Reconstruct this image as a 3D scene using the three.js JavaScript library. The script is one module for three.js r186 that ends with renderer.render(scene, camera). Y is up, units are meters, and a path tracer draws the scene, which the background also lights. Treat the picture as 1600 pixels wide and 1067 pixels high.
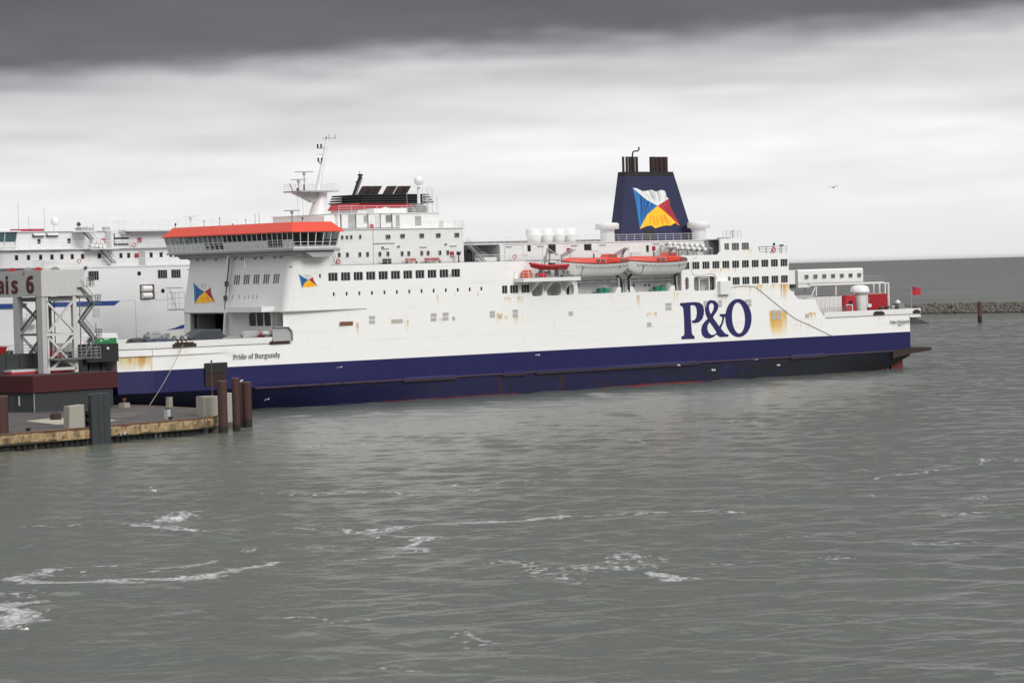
import * as THREE from 'three';
import { mergeGeometries, toCreasedNormals } from 'three/addons/utils/BufferGeometryUtils.js';
import { FontLoader } from 'three/addons/loaders/FontLoader.js';
import { TextGeometry } from 'three/addons/geometries/TextGeometry.js';

// ---------------------------------------------------------------- camera, sky, sun, exposure
const scene = new THREE.Scene();
const camera = new THREE.PerspectiveCamera(13.5216, 1024 / 682, 1, 90000);
camera.position.set(0, 20, 0);
camera.rotation.order = 'YXZ';
camera.rotation.set(-1.4295 * Math.PI / 180, 0, -1.565 * Math.PI / 180);
const renderer = new THREE.WebGLRenderer({ antialias: true });
renderer.toneMapping = THREE.LinearToneMapping;
renderer.toneMappingExposure = 1.38;
renderer.shadowMap.enabled = true;

function mulberry(a) { return () => { a |= 0; a = a + 0x6D2B79F5 | 0; let t = Math.imul(a ^ a >>> 15, 1 | a); t = t + Math.imul(t ^ t >>> 7, 61 | t) ^ t; return ((t ^ t >>> 14) >>> 0) / 4294967296; }; }
const rnd = mulberry(20111);
const rr = (a, b) => a + (b - a) * rnd();
const clamp = (x, a = 0, b = 1) => Math.min(b, Math.max(a, x));
const sstep = (a, b, x) => { const t = clamp((x - a) / (b - a)); return t * t * (3 - 2 * t); };
const mix = (a, b, t) => a + (b - a) * t;
// value noise on a hashed lattice
function hash(x, y, z) { let h = Math.imul(x, 374761393) + Math.imul(y, 668265263) + Math.imul(z, 1274126177) | 0; h = Math.imul(h ^ h >>> 13, 1274126177); return ((h ^ h >>> 16) >>> 0) / 4294967296; }
function vnoise(x, y, z = 0) {
  const xi = Math.floor(x), yi = Math.floor(y), zi = Math.floor(z), f = (t) => t * t * (3 - 2 * t), u = f(x - xi), v = f(y - yi), w = f(z - zi);
  const q = (k) => mix(mix(hash(xi, yi, zi + k), hash(xi + 1, yi, zi + k), u), mix(hash(xi, yi + 1, zi + k), hash(xi + 1, yi + 1, zi + k), u), v);
  return w ? mix(q(0), q(1), w) : q(0);
}
function fbm(x, y, z = 0, oct = 4) { let a = 0.5, s = 0, n = 0; for (let i = 0; i < oct; i++) { s += a * vnoise(x, y, z); n += a; x = x * 2.03 + 17.1; y = y * 2.03 + 9.7; z *= 2.03; a *= 0.5; } return s / n; }

// sky: an overcast day, pale cloud low down, a dark cloud deck higher up
{
  const W = 4096, Hh = 2048, data = new Float32Array(W * Hh * 4), D = 180 / Math.PI;
  for (let j = 0; j < Hh; j++) {
    const el = ((j + 0.5) / Hh - 0.5) * Math.PI, e = el * D, ce = Math.cos(el), se = Math.sin(el);
    for (let i = 0; i < W; i++) {
      const az = ((i + 0.5) / W - 0.5) * 2 * Math.PI, x = Math.cos(az) * ce, z = Math.sin(az) * ce, k = (j * W + i) * 4;
      if (e < -1.5) { data[k] = 0.3; data[k + 1] = 0.3; data[k + 2] = 0.3; data[k + 3] = 1; continue; }
      const ahead = Math.atan2(x, -z) * D;                   // degrees right of the view
      const ee = Math.max(e, 0);
      const flat = Math.max(se, 0) + 0.06, px = x / flat, pz = z / flat;
      const n1 = fbm(x * 9 + 31, ee * 0.9, z * 9, 5), n2 = fbm(x * 4.5 + 5, ee * 0.35 + 7, z * 4.5, 4), n3 = fbm(px * 0.35 + 3, pz * 0.35, 0, 5), n4 = fbm(x * 46 + 5, ee * 4.2, z * 46, 4);
      const st = fbm(x * 15 + 11, ee * 2.6 + 0.25 * n1, z * 15, 5), s2 = fbm(x * 30 + 2, ee * 6 + n1, z * 30, 4);
      let b = 0.625 + 0.16 * (n1 - 0.5) * sstep(1, 3, ee) + 0.12 * (n2 - 0.5) + (0.22 * (st - 0.5) + 0.12 * (s2 - 0.5)) * sstep(0.2, 2.4, ee);
      b -= 0.05 * (1 - sstep(0, 1.4, ee)) + 0.05 * (n4 - 0.5) * sstep(0.8, 2.5, ee);
      b -= 0.14 * sstep(2.3, 3.9, ee + (n1 - 0.5) * 2.4);
      // cloud deck: its soft lower edge hangs at about four degrees ahead
      const edge = 4.2 + clamp(ahead, -40, 40) * 0.034 + (n1 - 0.5) * 0.34 + (n4 - 0.5) * 0.36 + (s2 - 0.5) * 0.25;
      const deck = sstep(edge - 0.35, edge + 0.55, e);
      const thin = sstep(0.38, 0.72, n3 + 0.16 * sstep(30, 100, Math.abs(ahead)) + 0.10 * sstep(14, 45, e));
      const dark = mix(0.096 + 0.07 * (n2 - 0.35) + 0.02 * (n4 - 0.5) + 0.035 * (st - 0.5), 0.80, clamp(thin * sstep(7, 20, e) + 0.55 * sstep(16, 40, e)));
      b = mix(b, Math.max(dark, 0.066), deck);
      const c = mix(1, 0, clamp((b - 0.12) / 0.48));
      data[k] = b * (1 - 0.025 * c); data[k + 1] = b * (1 - 0.035 * c); data[k + 2] = b * (1 + 0.035 * c + 0.008); data[k + 3] = 1;
    }
  }
  const sky = new THREE.DataTexture(data, W, Hh, THREE.RGBAFormat, THREE.FloatType);
  sky.mapping = THREE.EquirectangularReflectionMapping; sky.magFilter = sky.minFilter = THREE.LinearFilter; sky.needsUpdate = true;
  scene.background = sky; scene.environment = sky;
}
const sun = new THREE.DirectionalLight(0xfffcf8, 1.35);
sun.target.position.set(0, 0, -440);
sun.position.set(300, 270, -440 + 330);
sun.shadow.radius = 45; sun.castShadow = true;
sun.shadow.mapSize.set(4096, 4096);
Object.assign(sun.shadow.camera, { left: -140, right: 140, top: 90, bottom: -90, near: 50, far: 1000 });
scene.add(sun, sun.target);

// ---------------------------------------------------------------- helpers
const V = (x, y, z) => new THREE.Vector3(x, y, z);
const lin = (r, g, b) => new THREE.Color().setRGB(r, g, b);
function mat(r, g, b, rough = 0.55, extra = {}) { return new THREE.MeshStandardMaterial({ color: lin(r, g, b), roughness: rough, ...extra }); }
const tidy = (g) => { const o = g.index ? g.toNonIndexed() : g; for (const k of Object.keys(o.attributes)) if (!['position', 'normal', 'uv'].includes(k)) o.deleteAttribute(k); o.groups = []; return o; };
const merge = (gs) => (Array.isArray(gs) ? (gs.length === 1 ? gs[0] : mergeGeometries(gs.map(tidy))) : gs);
function part(name, gs, m, parent, label) {
  const o = new THREE.Mesh(merge(gs), m); o.name = name; o.castShadow = o.receiveShadow = true;
  if (label) o.userData.label = label;
  if (parent) parent.add(o);
  return o;
}
const taken = {};
function numbered(n) { const k = taken[n] = (taken[n] ?? -1) + 1; return k ? n + '_' + String(k).padStart(3, '0') : n; }
function tag(o, label, category, group) { o.userData.label = label; o.userData.category = category; if (group) o.userData.group = group; return o; }
function thing(name, label, category, group, pos, turn = 0) {
  const o = new THREE.Group(); o.name = numbered(name); scene.add(o); tag(o, label, category, group);
  if (pos) o.position.copy(pos); o.rotation.y = turn; return o;
}
function solo(name, gs, m, label, category, group, pos, turn = 0) {
  const o = part(numbered(name), gs, m, scene); tag(o, label, category, group);
  if (pos) o.position.copy(pos); o.rotation.y = turn; return o;
}
function struct(name, gs, m) { const o = part(name, gs, m, scene); o.userData.kind = 'structure'; return o; }
function bx(x0, x1, y0, y1, z0, z1) { return new THREE.BoxGeometry(Math.abs(x1 - x0), Math.abs(y1 - y0), Math.abs(z1 - z0)).translate((x0 + x1) / 2, (y0 + y1) / 2, (z0 + z1) / 2); }
const UPV = V(0, 1, 0);
function rod(a, b, r = 0.04, r2 = r, seg = 6) {
  a = a.isVector3 ? a : V(...a); b = b.isVector3 ? b : V(...b);
  const d = b.clone().sub(a), g = new THREE.CylinderGeometry(r2, r, d.length(), seg);
  g.applyQuaternion(new THREE.Quaternion().setFromUnitVectors(UPV, d.clone().normalize()));
  return g.translate((a.x + b.x) / 2, (a.y + b.y) / 2, (a.z + b.z) / 2);
}
function beam(a, b, w, h = w) {                                    // square bar between two points
  a = V(...a); b = V(...b); const d = b.clone().sub(a), g = new THREE.BoxGeometry(w, h, d.length());
  const m = new THREE.Matrix4().lookAt(b, a, Math.abs(d.y) > 0.98 * d.length() ? V(1, 0, 0) : UPV);
  return g.applyMatrix4(m).translate((a.x + b.x) / 2, (a.y + b.y) / 2, (a.z + b.z) / 2);
}
const vcyl = (x, y0, y1, z, r, r2 = r, seg = 16) => new THREE.CylinderGeometry(r2, r, y1 - y0, seg).translate(x, (y0 + y1) / 2, z);
function lathe(pts, x, y, z, seg = 20) { return new THREE.LatheGeometry(pts.map(([r, h]) => new THREE.Vector2(r, h)), seg).translate(x, y, z); }
function shape2(pts, holes = []) {
  const s = new THREE.Shape(pts.map((p) => new THREE.Vector2(...p)));
  for (const h of holes) s.holes.push(new THREE.Path(h.map((p) => new THREE.Vector2(...p))));
  return s;
}
function slab(pts, z0, z1, holes = []) { return new THREE.ExtrudeGeometry(shape2(pts, holes), { depth: z1 - z0, bevelEnabled: false }).translate(0, 0, z0); }
function flatSlab(pts, y0, y1) { return new THREE.ExtrudeGeometry(shape2(pts.map(([x, z]) => [x, -z])), { depth: y1 - y0, bevelEnabled: false }).rotateX(-Math.PI / 2).translate(0, y0, 0); }   // (x, z) outline
const rect = (x0, x1, y0, y1) => [[x0, y0], [x1, y0], [x1, y1], [x0, y1]];
function rrect(x0, x1, y0, y1, r, n = 4) {
  const o = [];
  for (const [cx, cy, a] of [[x1 - r, y1 - r, 0], [x0 + r, y1 - r, 1], [x0 + r, y0 + r, 2], [x1 - r, y0 + r, 3]])
    for (let i = 0; i <= n; i++) { const t = (a + i / n) * Math.PI / 2; o.push([cx + r * Math.cos(t), cy + r * Math.sin(t)]); }
  return o;
}
function tube(pts, r, seg = 24, rad = 6) { return new THREE.TubeGeometry(new THREE.CatmullRomCurve3(pts.map((p) => V(...p)), false, 'centripetal'), seg, r, rad); }
function grid(nu, nv, f, uvf) {                                    // surface from f(u, v)
  const p = [], uv = [], ix = [];
  for (let j = 0; j <= nv; j++) for (let i = 0; i <= nu; i++) { const q = f(i / nu, j / nv); p.push(...q); uv.push(...(uvf ? uvf(q) : [i / nu, j / nv])); }
  for (let j = 0; j < nv; j++) for (let i = 0; i < nu; i++) { const a = j * (nu + 1) + i, b = a + nu + 1; ix.push(a, a + 1, b + 1, a, b + 1, b); }
  const g = new THREE.BufferGeometry();
  g.setAttribute('position', new THREE.Float32BufferAttribute(p, 3)); g.setAttribute('uv', new THREE.Float32BufferAttribute(uv, 2)); g.setIndex(ix); g.computeVertexNormals();
  return g;
}
const quad = (a, b, c, d) => { const g = new THREE.BufferGeometry(); g.setAttribute('position', new THREE.Float32BufferAttribute([...a, ...b, ...c, ...a, ...c, ...d], 3)); g.setAttribute('uv', new THREE.Float32BufferAttribute([0, 0, 1, 0, 1, 1, 0, 0, 1, 1, 0, 1], 2)); g.computeVertexNormals(); return g; };
function railing(pts, h = 1.05, step = 1.6, r = 0.028, rows = 3) {  // posts and rails along a broken line of deck points
  const gs = [];
  for (let i = 0; i + 1 < pts.length; i++) {
    const a = V(...pts[i]), b = V(...pts[i + 1]), n = Math.max(1, Math.round(a.distanceTo(b) / step));
    for (let k = i ? 1 : 0; k <= n; k++) { const p = a.clone().lerp(b, k / n); gs.push(rod(p, p.clone().add(V(0, h, 0)), r, r, 5)); }
    for (let k = 1; k <= rows; k++) { const o = V(0, h * k / rows, 0); gs.push(rod(a.clone().add(o), b.clone().add(o), k === rows ? r * 1.15 : r * 0.8, undefined, 5)); }
  }
  return gs;
}
function tex(w, h, f, srgb = false, wrap = true) {                  // f(x, y) -> [r, g, b] in 0..1
  const d = new Uint8Array(w * h * 4);
  for (let j = 0; j < h; j++) for (let i = 0; i < w; i++) { const c = f(i, j), k = (j * w + i) * 4; d[k] = 255 * clamp(c[0]); d[k + 1] = 255 * clamp(c[1]); d[k + 2] = 255 * clamp(c[2]); d[k + 3] = 255; }
  const t = new THREE.DataTexture(d, w, h, THREE.RGBAFormat); t.magFilter = THREE.LinearFilter; t.minFilter = THREE.LinearMipmapLinearFilter; t.generateMipmaps = true;
  if (wrap) t.wrapS = t.wrapT = THREE.RepeatWrapping;
  if (srgb) t.colorSpace = THREE.SRGBColorSpace; t.needsUpdate = true; return t;
}
const unit = new THREE.BoxGeometry(1, 1, 1);
function block(name, x0, x1, y0, y1, z0, z1, m, parent) {          // a box that shares one geometry
  const o = part(name, unit, m, parent); o.scale.set(Math.abs(x1 - x0), Math.abs(y1 - y0), Math.abs(z1 - z0)); o.position.set((x0 + x1) / 2, (y0 + y1) / 2, (z0 + z1) / 2); return o;
}

// ---------------------------------------------------------------- materials
const blotch = tex(256, 256, (i, j) => { const w = (x, y) => { const k = 256; const a = fbm(x / 22, y / 22, 1, 5), b = fbm((x - k) / 22, y / 22, 1, 5), c = fbm(x / 22, (y - k) / 22, 1, 5), d = fbm((x - k) / 22, (y - k) / 22, 1, 5); return mix(mix(a, b, x / k), mix(c, d, x / k), y / k); }; const v = 0.90 + 0.2 * (w(i, j) - 0.5) + 0.03 * (hash(i, j, 3) - 0.5); return [v, v, v * 0.995]; });
function metres(m, k) { m.map = m.map.clone(); m.map.repeat.set(k, k); m.map.needsUpdate = true; return m; }
const white = mat(0.83, 0.83, 0.825, 0.42, { map: blotch });
const whitePlain = mat(0.76, 0.76, 0.755, 0.45);
const greyPaint = mat(0.42, 0.43, 0.43, 0.55, { map: blotch });
const midGrey = mat(0.22, 0.225, 0.225, 0.6);
const darkGrey = mat(0.06, 0.062, 0.065, 0.6);
const black = mat(0.012, 0.012, 0.014, 0.6);
const glass = mat(0.012, 0.013, 0.015, 0.12);
const glassPale = mat(0.10, 0.12, 0.13, 0.12);
const hullBlue = mat(0.022, 0.02, 0.105, 0.4);
const funnelBlue = mat(0.018, 0.021, 0.072, 0.5, { map: blotch });
const orange = mat(0.68, 0.06, 0.028, 0.5);
const boatOrange = mat(0.6, 0.07, 0.042, 0.45);
const redPaint = mat(0.42, 0.018, 0.028, 0.5);
const redDark = mat(0.3, 0.012, 0.02, 0.5);
const rust = mat(0.14, 0.055, 0.028, 0.85, { map: blotch });
const brownIron = mat(0.035, 0.02, 0.016, 0.8, { map: blotch });
const green = mat(0.01, 0.19, 0.12, 0.6);
const galv = mat(0.3, 0.31, 0.31, 0.5, { metalness: 0.2 });
const deckGreen = mat(0.12, 0.13, 0.125, 0.9, { map: blotch });
const innerGrey = mat(0.62, 0.63, 0.63, 0.6);

// ---------------------------------------------------------------- water
{
  const X0 = -72, X1 = 88, Z0 = -122, Z1 = -422, N = 2048;
  const dens = new Float32Array(N * N);
  const streak = (w, d, ...p) => {                                  // a faint lacy bed with a few thin bright strands along it
    d *= 1.13; bed(w, d * 0.86, p);
    for (let k = 0; k < (w > 1.4 ? 5 : w > 0.8 ? 3 : 1); k++) { const oz = w > 0.8 ? rr(-0.8, 0.8) * w : 0, n = p.length / 2, a = rr(0, 0.25), b = 1 - rr(0, 0.25); const q = p.map((v, i) => v + (i % 2 ? oz * (0.6 + 0.4 * Math.sin(i * 2 + k)) : rr(-0.5, 0.5))); bed(0.22 + 0.14 * rnd() + 0.06 * w, d * rr(0.86, 1.06), q); }
  };
  const bed = (w, d, p) => {                                  // foam lying along a broken line on the water, w metres to each side
    for (let i = 0; i + 3 < p.length; i += 2) {
      const [ax, az, bx2, bz] = [p[i], p[i + 1], p[i + 2], p[i + 3]], L2 = (bx2 - ax) ** 2 + (bz - az) ** 2 + 1e-6;
      const m = w * 3, i0 = Math.max(0, Math.floor((Math.min(ax, bx2) - m - X0) / (X1 - X0) * N)), i1 = Math.min(N - 1, Math.ceil((Math.max(ax, bx2) + m - X0) / (X1 - X0) * N));
      const j0 = Math.max(0, Math.floor((Math.max(az, bz) + m - Z0) / (Z1 - Z0) * N)), j1 = Math.min(N - 1, Math.ceil((Math.min(az, bz) - m - Z0) / (Z1 - Z0) * N));
      for (let j = j0; j <= j1; j++) for (let k = i0; k <= i1; k++) {
        const x0 = X0 + (k + 0.5) / N * (X1 - X0), z0 = Z0 + (j + 0.5) / N * (Z1 - Z0), x = x0 + 1.6 * (vnoise(x0 * 0.5, z0 * 0.5, 3) - 0.5), z = z0 + (2.2 * (vnoise(x0 * 0.35 + 50, z0 * 0.4) - 0.5) + 0.9 * (vnoise(x0 * 1.3, z0 * 1.1) - 0.5)) * Math.min(1.3, 0.4 + w * 0.5);
        const t = clamp(((x - ax) * (bx2 - ax) + (z - az) * (bz - az)) / L2), dd = Math.hypot(x - ax - t * (bx2 - ax), z - az - t * (bz - az));
        const wob = 0.5 + 0.8 * vnoise(x * 0.42 + 7, z * 0.3), q = d * Math.exp(-((dd / (w * wob)) ** 2));
        const at = j * N + k; if (q > dens[at]) dens[at] = q;
      }
    }
  };
  streak(0.5, 0.62, -41.32,-235.63, -36.28,-235.26, -33.79,-235.08);
  streak(0.4, 0.6, -32.89,-235.4, -29.88,-235.65);
  streak(1.6, 0.8, -28.96,-249.21, -27.84,-248.19);
  streak(1.5, 0.85, -27.91,-242.39, -28.83,-238.34, -29.69,-235);
  streak(1.3, 0.95, -30.74,-232.98, -28.1,-230.45, -25.85,-228.63);
  streak(0.5, 0.7, -25.85,-228.63, -21.66,-226.25);
  streak(0.5, 0.68, -17.86,-227.34, -14.47,-225.75, -11.86,-223.85);
  streak(1.7, 0.95, -11.61,-223.77, -10.19,-225.56, -8.88,-226.86);
  streak(0.6, 0.7, -8.9,-227.43, -6.5,-228.41);
  streak(1.6, 0.66, -10.53,-216.53, -9.87,-216.85);
  streak(1.3, 0.85, -8.11,-216.34, -6.83,-213.92, -7.84,-211.21, -8.28,-207.95, -7.19,-205.75);
  streak(1.0, 1.0, -4.92,-225.64, -3.17,-226.81, -0.39,-228.25, 1.91,-229.87, 4.26,-232.11);
  streak(0.7, 0.8, 5.03,-231.86, 7.88,-232.16, 10.03,-233.92, 11.13,-232.95, 10.18,-231.43);
  streak(0.9, 0.66, 13.68,-233.98, 15.76,-233.92, 17.05,-231.64);
  streak(1.1, 1.0, -34.93,-193.67, -32.03,-191.74, -28.98,-191.37, -25.18,-191.59, -22.19,-191.63);
  streak(1.9, 1.0, -22.63,-191.74, -20.65,-193.24, -19.25,-196.59, -16.92,-200.27);
  streak(0.8, 0.7, -16.92,-200.27, -13.92,-202.11, -10.31,-202.03, -7.25,-204.84);
  streak(1.5, 0.85, -35.01,-194.09, -33.7,-196.6, -32.43,-199.62);
  streak(1.0, 0.68, -33.22,-198.98, -30.85,-200.93, -28.48,-201.6);
  streak(2.4, 0.5, -32.58,-195.08, -30.19,-196.52);
  streak(0.8, 0.75, -25.71,-195.78, -23.06,-199.3, -22.06,-201.64);
  streak(0.9, 0.62, -22.75,-200.51, -20.76,-203.97);
  streak(0.8, 0.6, -20.23,-207.97, -19.31,-209.61);
  streak(0.6, 0.62, -15.78,-209.1, -13.94,-210.99);
  streak(2.0, 1.0, -30.26,-167.27, -30.5,-171.64, -31.11,-176.99, -30.93,-181.06);
  streak(2.2, 0.55, -33.58,-186.03, -31.94,-184.16);
  streak(1.0, 0.72, 31.91,-259.81, 34.76,-265.18, 37.85,-268.16, 40.47,-269.7);
  streak(0.8, 0.72, 40.9,-276.57, 44.06,-277.12, 47.56,-283.15, 49.43,-279.54);
  streak(1.2, 0.6, 28.85,-243.95, 31.03,-245.28);
  streak(1.5, 0.58, 33.35,-222.82, 35.87,-226.13, 38.45,-226.5);
  streak(1.5, 0.58, 37.19,-241.05, 38.79,-235.17);
  streak(1.3, 0.56, 27.87,-201.47, 32.02,-202.17);
  streak(1.4, 1.0, 8.56,-186.51, 9.56,-185.08, 10.53,-183.3);
  streak(2.6, 0.66, 6.91,-199.1, 7.68,-196.25, 8.55,-193.44);
  streak(2.4, 0.64, 4.06,-191.3, 6.41,-191.5, 8.17,-192.7);
  streak(2.6, 0.56, -0.41,-195.84, 1.71,-191.1, 3.7,-185.03);
  streak(1.8, 0.56, 0.82,-185.38, 3.84,-182.35);
  streak(0.6, 0.66, 20.23,-210.55, 23.07,-210.73, 25.55,-211.02);
  streak(0.9, 0.6, 14.76,-212.69, 17.03,-211.5);
  streak(2.0, 0.52, 14.96,-191.72, 22.49,-193.94);
  streak(0.7, 0.62, -14.34,-168.61, -11.56,-166.44, -8.56,-165.77);
  streak(0.5, 0.6, -16.84,-178.75, -14.75,-178.6);
  streak(2.4, 0.5, -4.01,-160.06, -1.82,-154.1);
  streak(1.2, 0.52, -6.81,-146.34, -4.66,-145.21);
  streak(1.0, 0.58, 26.47,-364.45, 31.63,-358.75);
  streak(1.6, 0.56, -24.21,-335.53, -18.36,-337.82, -11.58,-337.24);
  streak(2.2, 0.52, -22.23,-265.46, -19.47,-260.01, -14.49,-264.25, -8.45,-259.11, -2.71,-263.11);
  streak(1.6, 0.5, -6.36,-269.14, 3.25,-270.46);
  streak(1.8, 0.5, 1.17,-333.92, 9.45,-337.68, 14.99,-327.6);
  const foamMap = tex(N, N, (i, j) => {
    const x = X0 + (i + 0.5) / N * (X1 - X0), z = Z0 + (j + 0.5) / N * (Z1 - Z0);
    const edge = Math.min(i, j, N - 1 - i, N - 1 - j) > 2, d = edge ? dens[j * N + i] : 0;
    let f = 0;
    if (d > 0.2) { const hi = 0.5 + 1.9 * (fbm(x * 2.3, z * 1.7, 2, 5) - 0.5), web = 1 - 2.6 * Math.abs(fbm(x * 1.5 + 40, z * 1.1, 5, 4) - 0.5), n = 0.62 * hi + 0.38 * web, thr = 1.07 - 0.78 * d; f = Math.max(sstep(thr - 0.06, thr + 0.2, n) * (0.35 + 0.5 * vnoise(x * 2.6, z * 2.2)), 0.8 * sstep(0.5, 0.85, d - 0.3 * (1 - hi))); if (f > 0) f *= 0.3 + 0.7 * sstep(0.36, 0.58, fbm(x * 5.2, z * 3.6, 9, 3)); }
    const t = 0.93 + 0.14 * vnoise(x * 0.05, z * 0.03, 0) * (edge ? 1 : 0) + (edge ? 0 : 0.07);
    // linear albedo -> stored as sRGB
    const s = (v) => (v <= 0.0031308 ? 12.92 * v : 1.055 * Math.pow(v, 1 / 2.4) - 0.055);
    return [s(mix(0.106 * t, 0.7, f)), s(mix(0.117 * t, 0.72, f)), s(mix(0.1 * t, 0.71, f))];
  }, true, false);
  foamMap.wrapS = foamMap.wrapT = THREE.ClampToEdgeWrapping;
  // uv in hundreds of metres; the foam map covers its own rectangle of the sea
  foamMap.repeat.set(100 / (X1 - X0), -100 / (Z1 - Z0)); foamMap.offset.set(-X0 / (X1 - X0), -Z0 / (Z1 - Z0));
  // fine ripples: periodic over 14 m
  const R = 1024, T = 14, comp = [];
  for (let k = 0; k < 46; k++) { const a = rr(-1.4, 1.4) + 1.45, L = 0.24 * Math.pow(9, rnd()); const kx = Math.round(Math.cos(a) * T / L), ky = Math.round(Math.sin(a) * T / L); if (kx || ky) comp.push([kx, ky, rr(0, 6.283), Math.pow(T / Math.hypot(kx, ky), 1.05)]); }
  const amp = comp.reduce((s, c) => s + c[3] * c[3] / 2, 0) ** 0.5, sinT = new Float32Array(4096).map((_, i) => Math.sin(i / 4096 * 2 * Math.PI));
  const ripple = tex(R, R, (i, j) => { let h = 0; for (const [kx, ky, ph, a] of comp) h += a * sinT[(((kx * i + ky * j) * 4 + ph * 652) | 0) & 4095]; const v = 0.5 + 0.16 * h / amp; return [v, v, v]; });
  ripple.repeat.set(100 / T, 100 / T);
  // sheet to the horizon: fine where the camera looks, coarse beyond
  const line = (a, b, step, far) => { const o = [a]; while (o[o.length - 1] < b) o.push(o[o.length - 1] + step(o[o.length - 1])); let s = 2; while (o[o.length - 1] < far) { s *= 1.5; o.push(o[o.length - 1] + s); } return o; };
  const zs = line(120, 1045, (d) => 0.42 + 0.0011 * (d - 120), 42000).reverse().map((d) => -d); zs.push(-100, -60, 0, 120);
  const right = line(0, 196, (x) => (x < 110 ? 0.6 : 1.1), 30000), left = line(0, 100, () => 0.6, 30000).slice(1).map((x) => -x).reverse(), xs = [...left, ...right];
  const waves = [];
  for (let k = 0; k < 34; k++) { const L = 1.5 * Math.pow(7.5, rnd()), a = 1.4 + rr(-0.9, 0.9); waves.push([Math.cos(a) * 6.283 / L, Math.sin(a) * 6.283 / L, rr(0, 6.283), 0.0036 * Math.pow(L, 0.95) * rr(0.5, 1.2)]); }
  const pos = new Float32Array(xs.length * zs.length * 3), uv = new Float32Array(xs.length * zs.length * 2), ix = [];
  zs.forEach((z, j) => xs.forEach((x, i) => {
    const k = j * xs.length + i, fade = sstep(-1040, -960, z) * (1 - sstep(-128, -121, z)) * (1 - sstep(160, 195, x)) * (1 - sstep(92, 130, -x));
    let h = 0;
    if (fade > 0) { const m = 0.45 + 1.15 * fbm(x * 0.022 + 3, z * 0.011, 8, 3); for (const [kx, kz, ph, a] of waves) h += a * Math.sin(kx * x + kz * z + ph); h = (h + 0.55 * Math.max(h, 0) ** 2) * m * fade; }
    pos.set([x, h, z], k * 3); uv.set([x / 100, -z / 100], k * 2);
  }));
  const far = [];
  for (let j = 0; j + 1 < zs.length; j++) for (let i = 0; i + 1 < xs.length; i++) { const a = j * xs.length + i, b = a + xs.length; (zs[j] < -1046 ? far : ix).push(a, b, a + 1, a + 1, b, b + 1); }
  const g = new THREE.BufferGeometry(); g.setAttribute('position', new THREE.BufferAttribute(pos, 3)); g.setAttribute('uv', new THREE.BufferAttribute(uv, 2)); g.setIndex(ix); g.computeVertexNormals();
  const w = struct('water', g, new THREE.MeshStandardMaterial({ map: foamMap, bumpMap: ripple, bumpScale: 0.04, roughness: 0.23 }));
  w.castShadow = false;
  // open sea beyond, out to the horizon: the same water under longer waves
  const g2 = new THREE.BufferGeometry(); g2.setAttribute('position', g.attributes.position.clone()); g2.setAttribute('uv', g.attributes.uv.clone()); g2.setAttribute('normal', g.attributes.normal.clone()); g2.setIndex(far);
  const swell = ripple.clone(); swell.repeat.set(100 / 90, 100 / 90); swell.needsUpdate = true;
  const patches = tex(512, 512, (i, j) => { const w = (x, y) => 0.65 * fbm(x / 46, y / 20, 4, 5) + 0.35 * fbm(x / 9, y / 5, 6, 3), k = 512, a = w(i, j), b = w(i - k, j), c = w(i, j - k), d = w(i - k, j - k), n = mix(mix(a, b, i / k), mix(c, d, i / k), j / k), v = 0.35 + 0.24 * (n - 0.5); return [v * 0.985, v * 1.005, v * 0.96]; }, true);
  patches.repeat.set(100 / 1400, 100 / 2600);
  const sea = struct('sea', g2, new THREE.MeshStandardMaterial({ map: patches, bumpMap: swell, bumpScale: 1.0, roughness: 0.42 })); sea.castShadow = false;
}

// ---------------------------------------------------------------- the big ferry: x runs aft from the bow, y up from the water, z out to starboard (the hull side is z = 0)
const SHIP = V(-57.8, 0, -412.8), TURN = 40.95 * Math.PI / 180;
const ferry = thing('car_ferry', 'large white car ferry with navy hull band, blue funnel and orange bridge roof', 'ferry', null, SHIP, TURN);
const toWorld = (s, y, z) => V(s, y, z).applyAxisAngle(UPV, TURN).add(SHIP);
const font = await new FontLoader().loadAsync('fonts/droid/droid_serif_regular.typeface.json');
const fontBold = await new FontLoader().loadAsync('fonts/droid/droid_sans_bold.typeface.json');
function table(t, x) { if (x <= t[0][0]) return t[0][1]; for (let i = 1; i < t.length; i++) if (x <= t[i][0]) { const k = (x - t[i - 1][0]) / (t[i][0] - t[i - 1][0]); return mix(t[i - 1][1], t[i][1], k * k * (3 - 2 * k) * 0.5 + k * 0.5); } return t[t.length - 1][1]; }

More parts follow.
